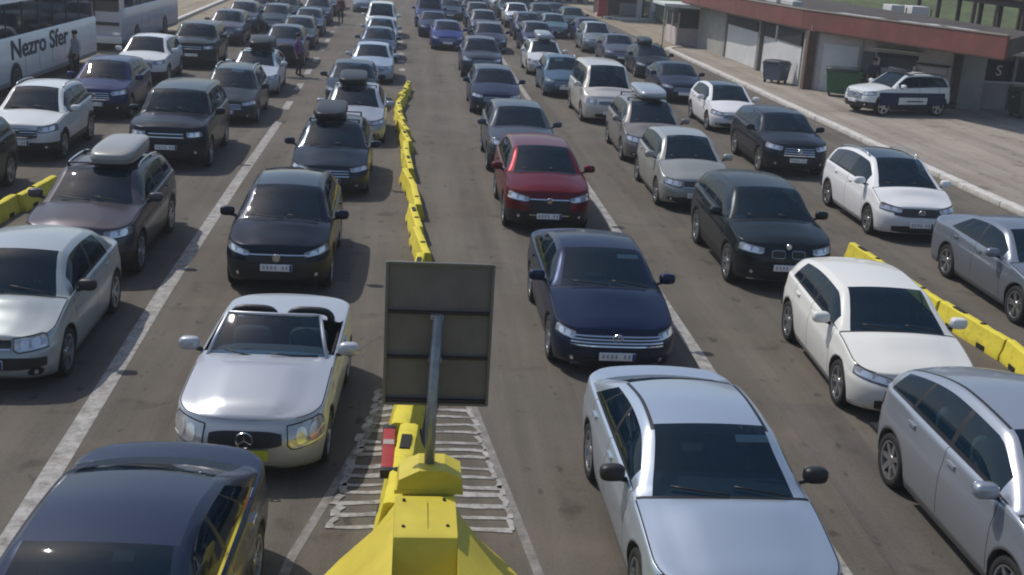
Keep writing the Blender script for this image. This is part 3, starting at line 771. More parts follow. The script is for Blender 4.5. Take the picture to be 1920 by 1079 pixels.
for k in range(24): pm.rbox((-14.4 - .04 * k, 69 + 1.4 * k, .08), (.3, 1.38, .18), .03)
o = pm.obj('kerb', KERB, smooth='auto'); o['kind'] = 'structure'
# grassy bank far behind the buildings
gm = pbr('bank_grass', (.075, .10, .028), .95, noise=(.6, .45), bump=(3, .6))
pm = PM(); NX, NY = 40, 16; vs = []
for j in range(NY + 1):
    for i in range(NX + 1):
        x = 20 + 160 * i / NX; y = 84 + 120 * j / NY; vs.append((x, y, 14 * sst(0, .8, j / NY) + .5 * math.sin(x * .5) * math.sin(y * .37) * min(1, j / 3) - .05))
pm.add(vs, [(j * (NX + 1) + i, j * (NX + 1) + i + 1, (j + 1) * (NX + 1) + i + 1, (j + 1) * (NX + 1) + i) for j in range(NY) for i in range(NX)])
o = pm.obj('grass_bank', gm, smooth=True); o['kind'] = 'structure'
# ------------------------------------------------------------------ yellow barrier units
YEL = pbr('barrier_yellow_plastic', (.60, .50, .035), .5, noise=(2.2, .18))
YELD = worn_paint('barrier_yellow_dirty', (.70, .60, .05), .36, (.34, .28, .07))
HOLE = pbr('barrier_slot_black', (.01, .01, .008), .8)
def barrier_meshes():
    pm = PM(); Lb = 1.94
    prof = [(.14, 0), (.14, .09), (.105, .17), (.08, .31), (.072, .345), (.045, .36)]
    sec = [(x, z) for x, z in prof] + [(-x, z) for x, z in reversed(prof)]
    n = len(sec); ys = [-Lb / 2, -Lb / 2 + .03, -.62, -.58, -.38, -.34, .34, .38, .58, .62, Lb / 2 - .03, Lb / 2]; ins = [.97, 1, 1, .95, .95, 1, 1, .95, .95, 1, 1, .97]
    vs = [(x * k, y, z if z < .12 or k == 1 else z * (.99 if k == .97 else .98)) for y, k in zip(ys, ins) for x, z in sec]
    fs = [(i * n + j, i * n + (j + 1) % n, (i + 1) * n + (j + 1) % n, (i + 1) * n + j) for i in range(len(ys) - 1) for j in range(n)]
    fs = [tuple(reversed(f)) for f in fs] + [tuple(range(n)), tuple((len(ys) - 1) * n + k for k in reversed(range(n)))]
    pm.add(vs, fs)
    body = pm.mesh('barrier_shell', [YELD], 'auto')
    pm = PM(); pm.tube([(0, Lb / 2 - .02, .15), (0, Lb / 2 + .05, .15)], .04, 8); pm.tube([(0, Lb / 2 - .02, .27), (0, Lb / 2 + .05, .27)], .035, 8); lug = pm.mesh('coupling_lug', [YEL], True)
    pm = PM(); pm.tube([(0, -.25, .35), (0, -.25, .372)], .05, 12); cap = pm.mesh('filler_cap', [HOLE], True)
    pm = PM(); pm.rbox((0, 0, 0), (.02, .24, .08), .006); slot = pm.mesh('fork_slot', [HOLE], False)
    pm = PM(); pm.rbox((0, .45, .364), (.08, .36, .02), .006); hand = pm.mesh('hand_slot', [HOLE], False)
    return body, lug, cap, slot, hand
BAR = barrier_meshes()
def barrier_chain(pts, label_f, group, seed, start=0.):
    rb = random.Random(seed); pos = Vector(pts[0]); k = 0; out = []
    seg = 0; step = 1.94; total = [0]
    for a, b in zip(pts, pts[1:]): total.append(total[-1] + (Vector(b) - Vector(a)).length)
    def at(s):
        for i in range(len(pts) - 1):
            if s <= total[i + 1] or i == len(pts) - 2:
                t = (s - total[i]) / (total[i + 1] - total[i]); return Vector(pts[i]).lerp(Vector(pts[i + 1]), t)
    s = start + step / 2
    while s < total[-1] - step * .4:
        p = at(s); d = at(s + .5) - at(s - .5); rz = math.atan2(d.y, d.x) - math.pi / 2 + rb.uniform(-.09, .09)
        r = thing('plastic_barrier', label_f(k), 'barrier', (p.x + rb.uniform(-.05, .05), p.y, .005), rz, group)
        for nm, me in zip(('shell', 'coupling_lug', 'filler_cap'), BAR[:3]): link(nm, me, r)
        for sx in (1, -1):
            for yy in (-.48, .48):
                q = link('fork_slot', BAR[3], r, (sx * .135, yy, .05))
        if rb.random() < .45: link('hand_slot', BAR[4], r)
        if seed == 4 and k < 2: r.scale = (1.45, 1, 1.25)
        out.append(r); s += step; k += 1
    return out
ORD = ['first', 'second', 'third', 'fourth', 'fifth', 'sixth', 'seventh', 'eighth', 'ninth', 'tenth', 'eleventh', 'twelfth', 'thirteenth', 'fourteenth', 'fifteenth', 'sixteenth', 'seventeenth', 'eighteenth', 'nineteenth', 'twentieth']
barrier_chain([(.02, 10.2), (.1, 13.2), (.22, 20.4), (.10, 25.0), (-.02, 27.2), (-.12, 31.2), (-.22, 33.6), (-.38, 36), (-.50, 39.5), (-.36, 42.5), (-.1, 46.4)],
              lambda k: '%s yellow plastic barrier unit behind the sign in the middle row' % ORD[k] if k < 18 else 'farthest yellow plastic barrier unit of the middle row', 'yellow barriers of the middle row', 4)
barrier_chain([(9.35, 10.2), (9.4, 15.7), (9.26, 18), (9.15, 22.4)], lambda k: '%s yellow plastic barrier unit, counted from the bottom edge, beside the white hatchback' % ORD[k], 'yellow barriers beside the right lanes', 5)
barrier_chain([(-8.25, 15.5), (-8.1, 22), (-7.75, 25.6)], lambda k: '%s yellow plastic barrier unit, counted from the left edge, behind the boxy silver saloon' % ORD[k], 'yellow barriers at the left edge', 6)
# ------------------------------------------------------------------ crash cushion, sign, red board
CUSH = pbr('cushion_yellow', (.60, .50, .05), .55, noise=(1.3, .16), bump=(5, .25))
t = thing('crash_cushion', 'bulky yellow crash cushion with sloping sides at the near end of the barrier', 'crash cushion', (.235, 8.9, 0))
pm = PM(); sec = [(.86, 0), (.86, .74), (.80, .79), (.10, .80), (.05, .775), (-.12, .30), (-1.6, .22), (-1.6, 0)]; n = len(sec)
vs = [(x * (1 if 0 < i < n - 3 else 1.0), y, z) for x in (-.285, .285) for i, (y, z) in enumerate(sec)]
pm.add(vs, [tuple(range(n)), tuple(range(2 * n - 1, n - 1, -1))] + [(i + n, (i + 1) % n + n, (i + 1) % n, i) for i in range(n)]); pm.obj('centre_block', CUSH, t, 'auto')
for s in (-1, 1):
    pm = PM(); rows = [(2.05, .12, .02, .36), (1.55, .34, .10, .50), (.95, .60, .26, .82), (.55, .70, .34, 1.0), (-.3, .70, .40, 1.30), (-1.7, .66, .40, 1.75)]
    k = 7; vs = []
    for y, zi, sh, xo in rows:
        for j in range(k):
            q = j / (k - 1); vs.append((s * (.288 + (xo - .288) * q), y, zi * (1 - q) ** 1.25))
        vs.append((s * .288, y, 0))
    k += 1; fs = [(i * k + j, i * k + (j + 1) % k, (i + 1) * k + (j + 1) % k, (i + 1) * k + j) for i in range(len(rows) - 1) for j in range(k)] + [tuple(range(k)), tuple((len(rows) - 1) * k + j for j in range(k))]
    if s < 0: fs = [tuple(reversed(f)) for f in fs]
    pm.add(vs, fs); pm.obj('sloping_wing', CUSH, t, 'auto')
pm = PM()
for x, y in ((-.2, .7), (.18, .72), (-.2, .2), (.2, .22)): pm.tube([(x, y, .795), (x, y, .812)], .016, 8)
pm.obj('bolt_heads', HOLE, t)
pm = PM(); pm.box((.02, .42, .801), (.006, .5, .006)); pm.obj('mould_line', pbr('seam_yellow', (.3, .25, .03), .6), t)
t = thing('road_sign', 'large road sign seen from its grey back on a steel post', 'sign', (.27, 10.0, 0))
SB = pbr('sign_back_grey', (.15, .135, .118), .55, noise=(2.5, .18)); SF = pbr('sign_frame_metal', (.16, .15, .13), .5, .3); STEEL = pbr('galvanised_steel', (.30, .31, .31), .45, .6, noise=(8, .2))
pm = PM(); pm.rbox((.04, .22, 2.245), (1.0, .02, 1.42), .004); pm.obj('sign_panel', SB, t)
pm = PM()
for x in (-.46, .54): pm.rbox((x, .195, 2.245), (.028, .035, 1.44), .005)
for z in (1.535, 2.955): pm.rbox((.04, .195, z), (1.0, .035, .028), .005)
pm.obj('sign_frame', SF, t, 'auto')
RB = pbr('sign_rib_dark', (.018, .012, .011), .6)
for z in (2.475, 2.02, 1.575): pm = PM(); pm.rbox((.04, .185, z), (.96, .03, .03), .005); pm.obj('cross_rib', RB, t)
pm = PM(); pm.tube([(.0, .0, .86), (.0, .02, 1.5), (.03, .13, 2.47)], .052, 12); pm.obj('post', STEEL, t, True)
pm = PM()
for z in (2.02, 2.45): pm.rbox((.02, .14, z), (.13, .07, .05), .01)
pm.obj('clamp', STEEL, t)
pm = PM(); pm.prism([(-.33, -.2), (.33, -.2), (.33, .1), (.2, .26), (-.2, .26), (-.33, .1)], .76, .80)
pm.add([(x, y, z) for y in (-.19, .2) for x, z in ((-.31, .80), (.31, .80), (.31, .92), (.15, 1.0), (-.1, 1.0), (-.29, .90))], [(0, 1, 2, 3, 4, 5), (11, 10, 9, 8, 7, 6)] + [(i, i + 6, (i + 1) % 6 + 6, (i + 1) % 6) for i in range(6)])
pm.obj('ballast_base', CUSH, t)
pm = PM(); pm.rbox((.0, 0, .38), (.5, .36, .76), .03); pm.obj('pedestal', CUSH, t, 'auto')
t = thing('hazard_board', 'red hazard board with black end caps lying against the yellow barrier', 'hazard board', (-.15, 11.5, .40))
RED = pbr('hazard_red', (.34, .02, .012), .5, noise=(4, .25))
M = PM(); M.rbox((0, 0, 0), (.14, 1.0, .1), .02); M.obj('board', RED, t, 'auto')
for y in (-.54, .54): M = PM(); M.rbox((0, y, 0), (.15, .09, .11), .02); M.obj('end_cap', BLACK, t, 'auto')
M = PM(); M.rbox((0, .12, .052), (.12, .12, .006), .002); M.obj('pale_band', pbr('pale_band', (.4, .33, .28), .5), t)
# ------------------------------------------------------------------ left side: two parked coaches
COACHW = pbr('coach_white', (.80, .81, .81), .35, coat=.4, noise=(.8, .07)); COACHG = pbr('coach_lilac_grey', (.50, .49, .55), .35, coat=.4, noise=(.8, .08)); INK = pbr('letter_dark', (.03, .026, .05), .6)
COACHGL = pbr('coach_window_glass', (.012, .015, .017), .06, spec=.5); SKIRT = pbr('coach_skirt_grey', (.22, .23, .235), .5)
def text_mesh(name, body, size, ext=.01):
    cu = bpy.data.curves.new(name, 'FONT'); cu.body = body; cu.size = size; cu.extrude = ext; cu.offset = .018 if len(body) > 2 else 0; cu.align_x = 'LEFT'
    tmp = bpy.data.objects.new(name, cu); COL.objects.link(tmp); dg = bpy.context.evaluated_depsgraph_get(); dg.update()
    me = bpy.data.meshes.new_from_object(tmp.evaluated_get(dg)); bpy.data.objects.remove(tmp); me.name = name; return me
def coach(label, y0, L, mat, slope=0.):
    """nose towards the camera at y0, near side on x = -13.2"""
    t = thing('coach', label, 'coach', (-14.45, y0, 0), 0, 'coaches parked along the left edge'); W = 2.5
    sec = [(1.18, .34), (1.25, .55), (1.25, 1.84), (1.21, 1.90)]
    sec2 = [(1.20, 2.98), (1.14, 3.22), (.9, 3.36), (0, 3.42)]
    def hull(nm, sc, ya, yb, m, ny=14):
        full = [(x, z) for x, z in sc] + [(-x, z) for x, z in reversed(sc) if x > 0]; n = len(full); pm = PM(); vs = []
        for i in range(ny + 1):
            y = ya + (yb - ya) * i / ny; k = 1. if y > .5 else .93 + .07 * (1 - (1 - y / .5) ** 2) ** .5
            for x, z in full: vs.append((x * k, y + (.10 * (z - .5) if y < .3 else 0) * .4, z))
        fs = [(i * n + j, (i + 1) * n + j, (i + 1) * n + (j + 1) % n, i * n + (j + 1) % n) for i in range(ny) for j in range(n)] + [tuple(range(n)), tuple(ny * n + j for j in reversed(range(n)))]
        pm.add(vs, fs); return pm.obj(nm, m, t, 'auto')
    hull('lower_body', sec, 0, L, mat, 40); hull('roof', sec2, .15, L, mat, 40)
    pm = PM(); pm.rbox((0, L / 2 + .12, 2.43), (2.36, L - .3, 1.10), .03); pm.obj('window_band', COACHGL, t)
    n = int(L / 1.7)
    for s in (1, -1):
        for k in range(n + 1):
            pm = PM(); pm.rbox((s * 1.185, .45 + (L - .9) * k / n, 2.43), (.03, .07, 1.08), .01); pm.obj('window_pillar', BLACK, t)
        for y in (2.6, L - 3.4):
            pm = PM(); pm.tube([(s * 1.19, y, .48), (s * 1.262, y, .48)], .58, 24); pm.obj('wheel_arch', BLACK, t)
            o = link('wheel', wheel_meshes(.5, 'silver', 10, False)[0], t, (s * 1.17, y, .5), -math.pi / 2 if s > 0 else math.pi / 2); link('rim', wheel_meshes(.5, 'silver', 10, False)[1], o)
        pm = PM(); pm.rbox((s * 1.236, L / 2, .42), (.05, L - .2, .16), .02); pm.obj('side_skirt', SKIRT, t)
        for y in [3.6 + 1.5 * k for k in range(int((L - 7.6) / 1.5) + 1)]:
            pm = PM(); pm.rbox((s * 1.252, y, 1.0), (.006, .02, .8), .001); pm.obj('locker_seam', SKIRT, t)
        pm = PM(); pm.tube([(s * 1.05, .15, 3.0), (s * 1.3, -.35, 2.95), (s * 1.32, -.42, 2.4)], .05, 8); pm.rbox((s * 1.32, -.42, 2.25), (.22, .14, .62), .05); pm.obj('mirror_arm', pbr('white_enamel', (.66, .66, .64), .4), t, 'auto')
        pm = PM(); pm.sup((s * .92, .03, .78), (.24, .07, .11), .6); pm.obj('headlight', LAMP, t, True)
    pm = PM(); pm.rbox((0, .10, 2.2), (2.2, .10, 1.75), .04); pm.obj('windscreen', COACHGL, t)
    pm = PM(); pm.rbox((0, .03, 2.2), (.05, .04, 1.7), .01); pm.obj('windscreen_divider', BLACK, t)
    pm = PM(); pm.rbox((0, .0, 1.22), (2.15, .10, .14), .03); pm.obj('grille', BLACK, t)
    pm = PM(); pm.rbox((0, -.06, .52), (2.4, .16, .34), .06); pm.obj('bumper', COACHW, t, 'auto')
    return t
t = coach('white coach with large dark lettering on its side at the left edge', 36.6, 12.5, COACHW)
me = text_mesh('lettering', 'Nezro Sfer', .92); me.materials.clear(); me.materials.append(INK)
o = link('lettering', me, t, (1.256, 2.2, 1.18)); o.rotation_euler = (R(90), 0, R(90)); xs = [v.co.x for v in me.vertices]; o.scale = (6.3 / (max(xs) - min(xs)), .95, 1)
coach('lilac grey coach parked nose to tail behind the white lettered coach', 53.6, 12.2, COACHG)
METAL0 = None
t = thing('truck_trailer', 'near black curtain-side trailer parked beyond the coaches', 'trailer', (-18.8, 44, 0))
TARP = pbr('trailer_curtain_black', (.012, .012, .015), .6, noise=(.5, .6), bump=(2, .5)); TFR = pbr('trailer_rail_grey', (.09, .09, .085), .5, .4)
pm = PM(); pm.rbox((0, 0, 2.6), (2.5, 13.4, 2.9), .05); pm.obj('curtain_side', TARP, t, 'auto')
pm = PM(); pm.rbox((1.26, 0, 1.08), (.04, 13.4, .16), .01); pm.obj('side_rail', TFR, t)
pm = PM(); pm.box((0, 0, .95), (1.2, 12, .2)); pm.obj('chassis', DARK, t)
for k in range(3):
    for s in (1, -1): link('wheel', wheel_meshes(.5, 'silver', 10, False)[0], t, (s * 1.1, 2.4 + 1.25 * k, .5), -math.pi / 2 if s > 0 else math.pi / 2)
# ------------------------------------------------------------------ right side: shuttered building
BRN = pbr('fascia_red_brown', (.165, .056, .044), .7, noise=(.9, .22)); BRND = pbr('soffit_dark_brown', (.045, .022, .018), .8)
SHUT = pbr('shutter_grey_white', (.60, .61, .605), .55, noise=(1.2, .10)); WALLP = pbr('wall_pinkish_render', (.54, .48, .46), .85, noise=(1.2, .15)); WALLT = pbr('wall_grey_green', (.33, .33, .30), .85, noise=(1.5, .15))
COLB = pbr('column_brown', (.12, .072, .055), .7, noise=(3, .25)); COLG = pbr('column_grey_green', (.19, .19, .165), .8, noise=(3, .2)); VOID = pbr('dark_interior', (.012, .012, .016), .7); METAL = pbr('light_trim', (.42, .41, .38), .5)
b = thing('shop_building', 'long low building with shuttered bays under a red brown canopy roof', 'building', (18.2, 51.4, 0))
def wpart(nm, p0, p1, z0, z1, th, mat, off=0., parent=None):
    """slab between two plan points (world), pushed out by off towards the viewer side"""
    d = Vector((p1[0] - p0[0], p1[1] - p0[1])); L = d.length; a = math.atan2(d.y, d.x); nrm = Vector((d.y, -d.x)) / L
    c = (Vector(p0) + Vector(p1)) / 2 + nrm * off
    pm = PM(); pm.rbox((0, 0, 0), (L, th, z1 - z0), .012); o = pm.obj(nm, mat, parent or b)
    base = b.location if parent is None else b.location + parent.location
    o.location = (c.x - b.location.x, c.y - b.location.y, (z0 + z1) / 2); o.rotation_euler = (0, 0, a); return o
def shutter(p0, p1, z0, z1, off=.16):
    d = Vector((p1[0] - p0[0], p1[1] - p0[1])); L = d.length; nrm = Vector((d.y, -d.x)) / L; c = (Vector(p0) + Vector(p1)) / 2 + nrm * off
    pm = PM(); n = int((z1 - z0) / .09); 
    for k in range(n): pm.rbox((0, 0, z0 + (k + .5) * (z1 - z0) / n), (L, .03, (z1 - z0) / n * .98), .012)
    o = pm.obj('roller_shutter', SHUT, b); o.location = (c.x - b.location.x, c.y - b.location.y, 0); o.rotation_euler = (0, 0, math.atan2(d.y, d.x)); return o
A0, A1, A2_, A3_ = (18.2, 73.0), (18.2, 51.6), (22.9, 47.1), (23.9, 46.9)
wpart('wall', A0, A1, 0, 3.0, .25, WALLT); wpart('wall', A1, A2_, 0, 3.0, .25, WALLP)
wpart('wall', A2_, (24.2, 46.85), 0, 3.0, .25, WALLT)
shutter((18.2, 65.6), (18.2, 59.7), .12, 2.02); wpart('shutter_box', (18.2, 65.6), (18.2, 59.7), 2.02, 2.5, .1, VOID, .19)
shutter((18.2, 58.5), (18.2, 52.5), .12, 1.95); wpart('shutter_box', (18.2, 58.5), (18.2, 52.5), 1.95, 2.6, .1, VOID, .19)
# front face (towards the road user): bay positions along A1 -> A2
def along(t): return (A1[0] + (A2_[0] - A1[0]) * t, A1[1] + (A2_[1] - A1[1]) * t)
shutter(along(.10), along(.36), .12, 2.25); wpart('door', along(.39), along(.47), .12, 2.1, .06, pbr('door_grey', (.10, .11, .11), .6), .16)
wpart('service_window', along(.50), along(.76), .95, 1.95, .06, pbr('window_dark_grey', (.055, .062, .065), .15, spec=.6), .16)
wpart('window_frame', along(.49), along(.77), 1.95, 2.12, .1, VOID, .18); wpart('shutter_panel', along(.52), along(.75), .2, 1.5, .05, pbr('panel_grey', (.34, .355, .355), .5), .22)
wpart('white_post', along(.505), along(.52), .12, 1.9, .08, pbr('white_enamel', (.66, .66, .64), .4), .30); wpart('white_post', along(.755), along(.77), .12, 1.7, .08, pbr('white_enamel', (.66, .66, .64), .4), .30)
wpart('awning', along(.48), along(.80), 2.30, 2.36, .9, METAL, .50)
wpart('door', along(.80), along(.97), .12, 1.75, .06, pbr('door_pale_pink', (.48, .44, .43), .6), .17); wpart('ledge', along(.78), along(.99), 1.80, 1.87, .3, BRND, .24)
for p in (A1, (18.2, 59.1)): wpart('column', (p[0] - .35, p[1] - .2), (p[0] + .05, p[1] - .2), 0, 2.75, .4, COLB if p is A1 else COLG)
wpart('column', (18.0, 66.1), (18.3, 66.1), 0, 2.75, .3, COLG); wpart('column', (A2_[0] - .05, A2_[1] - .3), (A2_[0] + .2, A2_[1] - .3), 0, 2.7, .22, pbr('column_dark', (.06, .045, .04), .7)); wpart('drain_pipe', (along(.37)[0] - .14, along(.37)[1] - .16), (along(.375)[0] - .1, along(.375)[1] - .16), 0, 2.6, .08, METAL)
# canopy roof with deep fascia
edge = [(17.1, 73.5), (17.3, 61.6), (18.0, 52.4), (19.5, 47.1), (21.6, 40.4)]; back = [(25.4, 45.6), (25.0, 73.5)]
pm = PM(); pm.prism([(x - 18.2, y - 51.4) for x, y in edge + back], 2.86, 3.50, 0); pm.obj('canopy_roof', [pbr('roof_felt_dark', (.062, .05, .042), .9, noise=(.8, .4))], b)
for p0, p1 in zip(edge, edge[1:]):
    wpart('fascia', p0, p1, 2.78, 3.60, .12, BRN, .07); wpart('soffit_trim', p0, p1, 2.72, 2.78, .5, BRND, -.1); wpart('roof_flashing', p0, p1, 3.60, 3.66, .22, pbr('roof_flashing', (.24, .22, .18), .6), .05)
rk = random.Random(5)
for k in range(6):
    u = rk.uniform(.05, .9); i = min(3, int(u * 4)); f = u * 4 - i; x = edge[i][0] + (edge[i + 1][0] - edge[i][0]) * f + .9; y = edge[i][1] + (edge[i + 1][1] - edge[i][1]) * f
    pm = PM(); pm.rbox((x - 18.2, y - 51.4, 3.56), (.9, 2.2, .08), .01, 0, rk.uniform(-.1, .3)); pm.obj('roof_sheet', pbr('pale_roof_sheet', (.52, .53, .52), .5), b)
for q in range(9):
    f = q / 9; i = 0 if f < .5 else 1; ff = (f - .5 * i) / .5; x = edge[i][0] + (edge[i + 1][0] - edge[i][0]) * ff + .55; y = edge[i][1] + (edge[i + 1][1] - edge[i][1]) * ff
    if q < 8 and q != 5:
        pm = PM(); pm.rbox((x - 18.2, y - 51.4 - 1.0, 3.78), (.5, 2.0, .22), .03, 0, rk.uniform(-.05, .08)); pm.obj('roof_sheet', pbr('pale_roof_sheet', (.52, .53, .52), .5), b)
pm = PM(); pm.tube([(-1.1, 2.2, 2.75), (-1.1, 2.2, 2.0)], .05, 8); pm.obj('hanging_tube', METAL, b)
# glazed ticket kiosk end at the far corner
k_ = thing('ticket_kiosk', 'small glazed kiosk with a white awning at the far end of the building', 'kiosk', (17.7, 75.4, 0))
for nm, c, d, m in (('wall', (0, 0, .55), (1.6, 3.6, 1.1), WALLP), ('glazing', (0, 0, 1.6), (1.52, 3.5, 1.0), pbr('kiosk_glass', (.02, .024, .026), .08, spec=.6)), ('roof', (0, 0, 2.2), (1.8, 3.9, .2), pbr('green_black_trim', (.02, .03, .022), .6)), ('awning', (-.6, -2.2, 2.62), (3.4, 3.8, .16), pbr('awning_white', (.64, .68, .64), .6))):
    pm = PM(); pm.rbox(c, d, .02); pm.obj(nm, m, k_)
for x, y in ((-.78, -1.78), (-.78, 0), (-.78, 1.78), (.78, -1.78)): pm = PM(); pm.rbox((x, y, 1.3), (.09, .09, 2.6), .01); pm.obj('post', WALLP, k_)
for x, y in ((-2.2, -3.9), (1., -3.9)): pm = PM(); pm.tube([(x, y, 0.), (x, y, 2.6)], .05, 8); pm.obj('awning_leg', METAL, k_)
# lower shop at the right edge
s_ = thing('shop_building', 'low shop with a dark shopfront and white eave at the right edge', 'building', (27.2, 47.4, 0))
for nm, c, d, m in (('wall', (0, 0, .62), (6.2, .3, 1.24), pbr('shop_wall_brown', (.32, .285, .26), .85, noise=(1.5, .15))), ('shopfront', (0, .1, 1.75), (6.1, .2, 1.0), VOID), ('wall', (0, 1.9, 1.3), (6.1, 3.4, 2.6), WALLT), ('eave', (0, -.2, 2.50), (6.4, .9, .12), pbr('eave_pale', (.50, .44, .41), .6)), ('window_sill', (0, -.2, 1.28), (6.2, .24, .08), METAL), ('roof', (0, 2.0, 2.66), (6.3, 3.8, .14), pbr('roof_felt', (.15, .14, .12), .9))):
    pm = PM(); pm.rbox(c, d, .015); pm.obj(nm, m, s_)
for x in (-3.1, -1.5, .2): pm = PM(); pm.rbox((x, -.18, 1.3), (.14, .14, 2.45), .01); pm.obj('post', COLG, s_)
me = text_mesh('shop_sign', 'S', .62); me.materials.clear(); me.materials.append(pbr('sign_white', (.6, .6, .6), .5)); o = link('shop_sign', me, s_, (-2.25, -.02, 1.55)); o.rotation_euler = (R(90), 0, 0)
# timber shelter and white containers behind, up on the bank side
TIM = pbr('timber_dark', (.055, .040, .028), .8, noise=(4, .3)); TIML = pbr('timber_weathered', (.20, .17, .12), .8, noise=(4, .25))
s_ = thing('timber_shelter', 'dark timber post and beam shelter behind the red brown canopy', 'shelter', (27.8, 55.8, 0), R(-97.2))
for x in (-9.5, -5.9, -2.6, .6, 3.2, 6.2): pm = PM(); pm.rbox((x, 0, 2.4), (.2, .2, 4.8), .02); pm.obj('post', TIM, s_); pm = PM(); pm.rbox((x, 3.2, 2.6), (.2, .2, 5.2), .02); pm.obj('post', TIM, s_)
for z, m, h in ((4.45, TIM, .30), (3.02, TIML, .30), (2.66, TIM, .36)): pm = PM(); pm.rbox((-1, -.15, z), (18, .16, h), .02); pm.obj('beam', m, s_)
pm = PM(); pm.rbox((2.5, 1.4, 4.72), (9, 3.8, .2), .03); pm.obj('roof_deck', TIM, s_)
WHT = pbr('container_white', (.68, .68, .66), .5, noise=(2, .06))
for x, y, w, l in ((26.25, 62.2, 1.05, 'white cabinet nearest the road behind the canopy'), (27.45, 62.0, 1.35, 'white cabinet beside the timber posts behind the canopy')):
    t = thing('white_cabinet', l, 'cabinet', (x, y, 2.58), 0, 'white cabinets behind the canopy')
    pm = PM(); pm.rbox((0, 0, .55), (w * .72, 1.2, 1.2), .03); pm.obj('cabinet_body', WHT, t); pm = PM(); pm.rbox((w * .45, -.62, .3), (.06, .04, 1.5), .005); pm.obj('door_edge', TIM, t)
    pm = PM(); pm.rbox((0, 0, -1.33), (w * .8, 1.3, 2.5), .03); pm.obj('plinth', TIML, t)
# wheelie bins
def dumpster(name, label, loc, rz, col, w=1.25, d=.85, h=1.15, lid=None):
    m = pbr('bin_%s' % name, col, .5, noise=(3, .2)); t = thing('waste_bin', label, 'bin', loc, rz)
    pm = PM(); vs = [(sx * w / 2 * k, sy * d / 2 * k, z) for z, k in ((.16, .86), (h * .82, 1), (h * .9, 1.05), (h * .92, 1.05)) for sx, sy in ((-1, -1), (1, -1), (1, 1), (-1, 1))]
    pm.add(vs, [(3, 2, 1, 0), (12, 13, 14, 15)] + [(i * 4 + j, i * 4 + (j + 1) % 4, i * 4 + 4 + (j + 1) % 4, i * 4 + 4 + j) for i in range(3) for j in range(4)]); pm.obj('bin_body', m, t)
    pm = PM(); pm.sup((0, 0, h * .93), (w * .54, d * .55, .11), .4, 20, 8); pm.obj('lid', pbr('bin_lid_%s' % name, lid or col, .5), t, True)
    for s in (1, -1): pm = PM(); pm.tube([(s * (w / 2), 0, h * .7), (s * (w / 2 + .1), 0, h * .7)], .035, 8); pm.obj('lifting_pin', METAL, t)
    for sx in (1, -1):
        for sy in (1, -1): pm = PM(); pm.tube([(sx * w * .36 - .03, sy * d * .36, .09), (sx * w * .36 + .03, sy * d * .36, .09)], .085, 12); pm.obj('castor', TYRE, t)
dumpster('green', 'green waste bin in front of the shutter beside the police car', (19.0, 49.3, .11), -.3, (.035, .115, .05), 1.5, .95, 1.25, (.03, .05, .05))
dumpster('navy', 'slate blue waste bin beside the brown corner column', (17.2, 53.3, .11), -.9, (.075, .095, .13), 1.05, .8, 1.05, (.03, .04, .05))
dumpster('dark', 'dark green waste bin at the right edge of the forecourt', (25.3, 44.9, .11), .1, (.04, .055, .035), 1.4, .9, 1.2)
# customs kiosk group far away, past the tip of the kerb
k_ = thing('fuel_kiosk', 'distant kiosk with a red pillar on a kerbed island', 'kiosk', (17.8, 100, .16))
for nm, c, d, m in (('red_pillar', (-2.15, -2.8, 2.0), (.75, .7, 4.0), pbr('pillar_red', (.30, .018, .02), .5)), ('wall', (.2, 2.5, 1.8), (4.2, 2.4, 3.6), pbr('kiosk_wall_dark', (.05, .035, .035), .7)), ('counter', (.6, -.4, .6), (1.5, .8, 1.0), pbr('kiosk_grey', (.28, .26, .26), .7)), ('window', (0, 1.22, 2.2), (3.4, .08, 1.6), VOID), ('canopy', (.0, -.5, 4.1), (6.4, 8, .3), BRN)):
    pm = PM(); pm.rbox(c, d, .02); pm.obj(nm, m, k_)
for x, y, m in ((1.1, -2.4, METAL), (2.2, -2.6, METAL), (-1.2, -1., TIM)): pm = PM(); pm.rbox((x, y, 1.6), (.42, .4, 3.2), .03); pm.obj('pillar', m, k_)
t = thing('customs_hall', 'distant pale hall with a row of grey columns at the top edge', 'building', (13.2, 122, 0))
pm = PM(); pm.rbox((0, 3, 2.2), (10, 5, 4.4), .03); pm.obj('wall', VOID, t)
for k in range(9): pm = PM(); pm.rbox((-4.6 + 1.15 * k, 0, 2.2), (.5, .5, 4.4), .03); pm.obj('column', METAL, t)
pm = PM(); pm.rbox((0, 1.5, 4.7), (11, 7, .6), .03); pm.obj('roof', COLG, t)
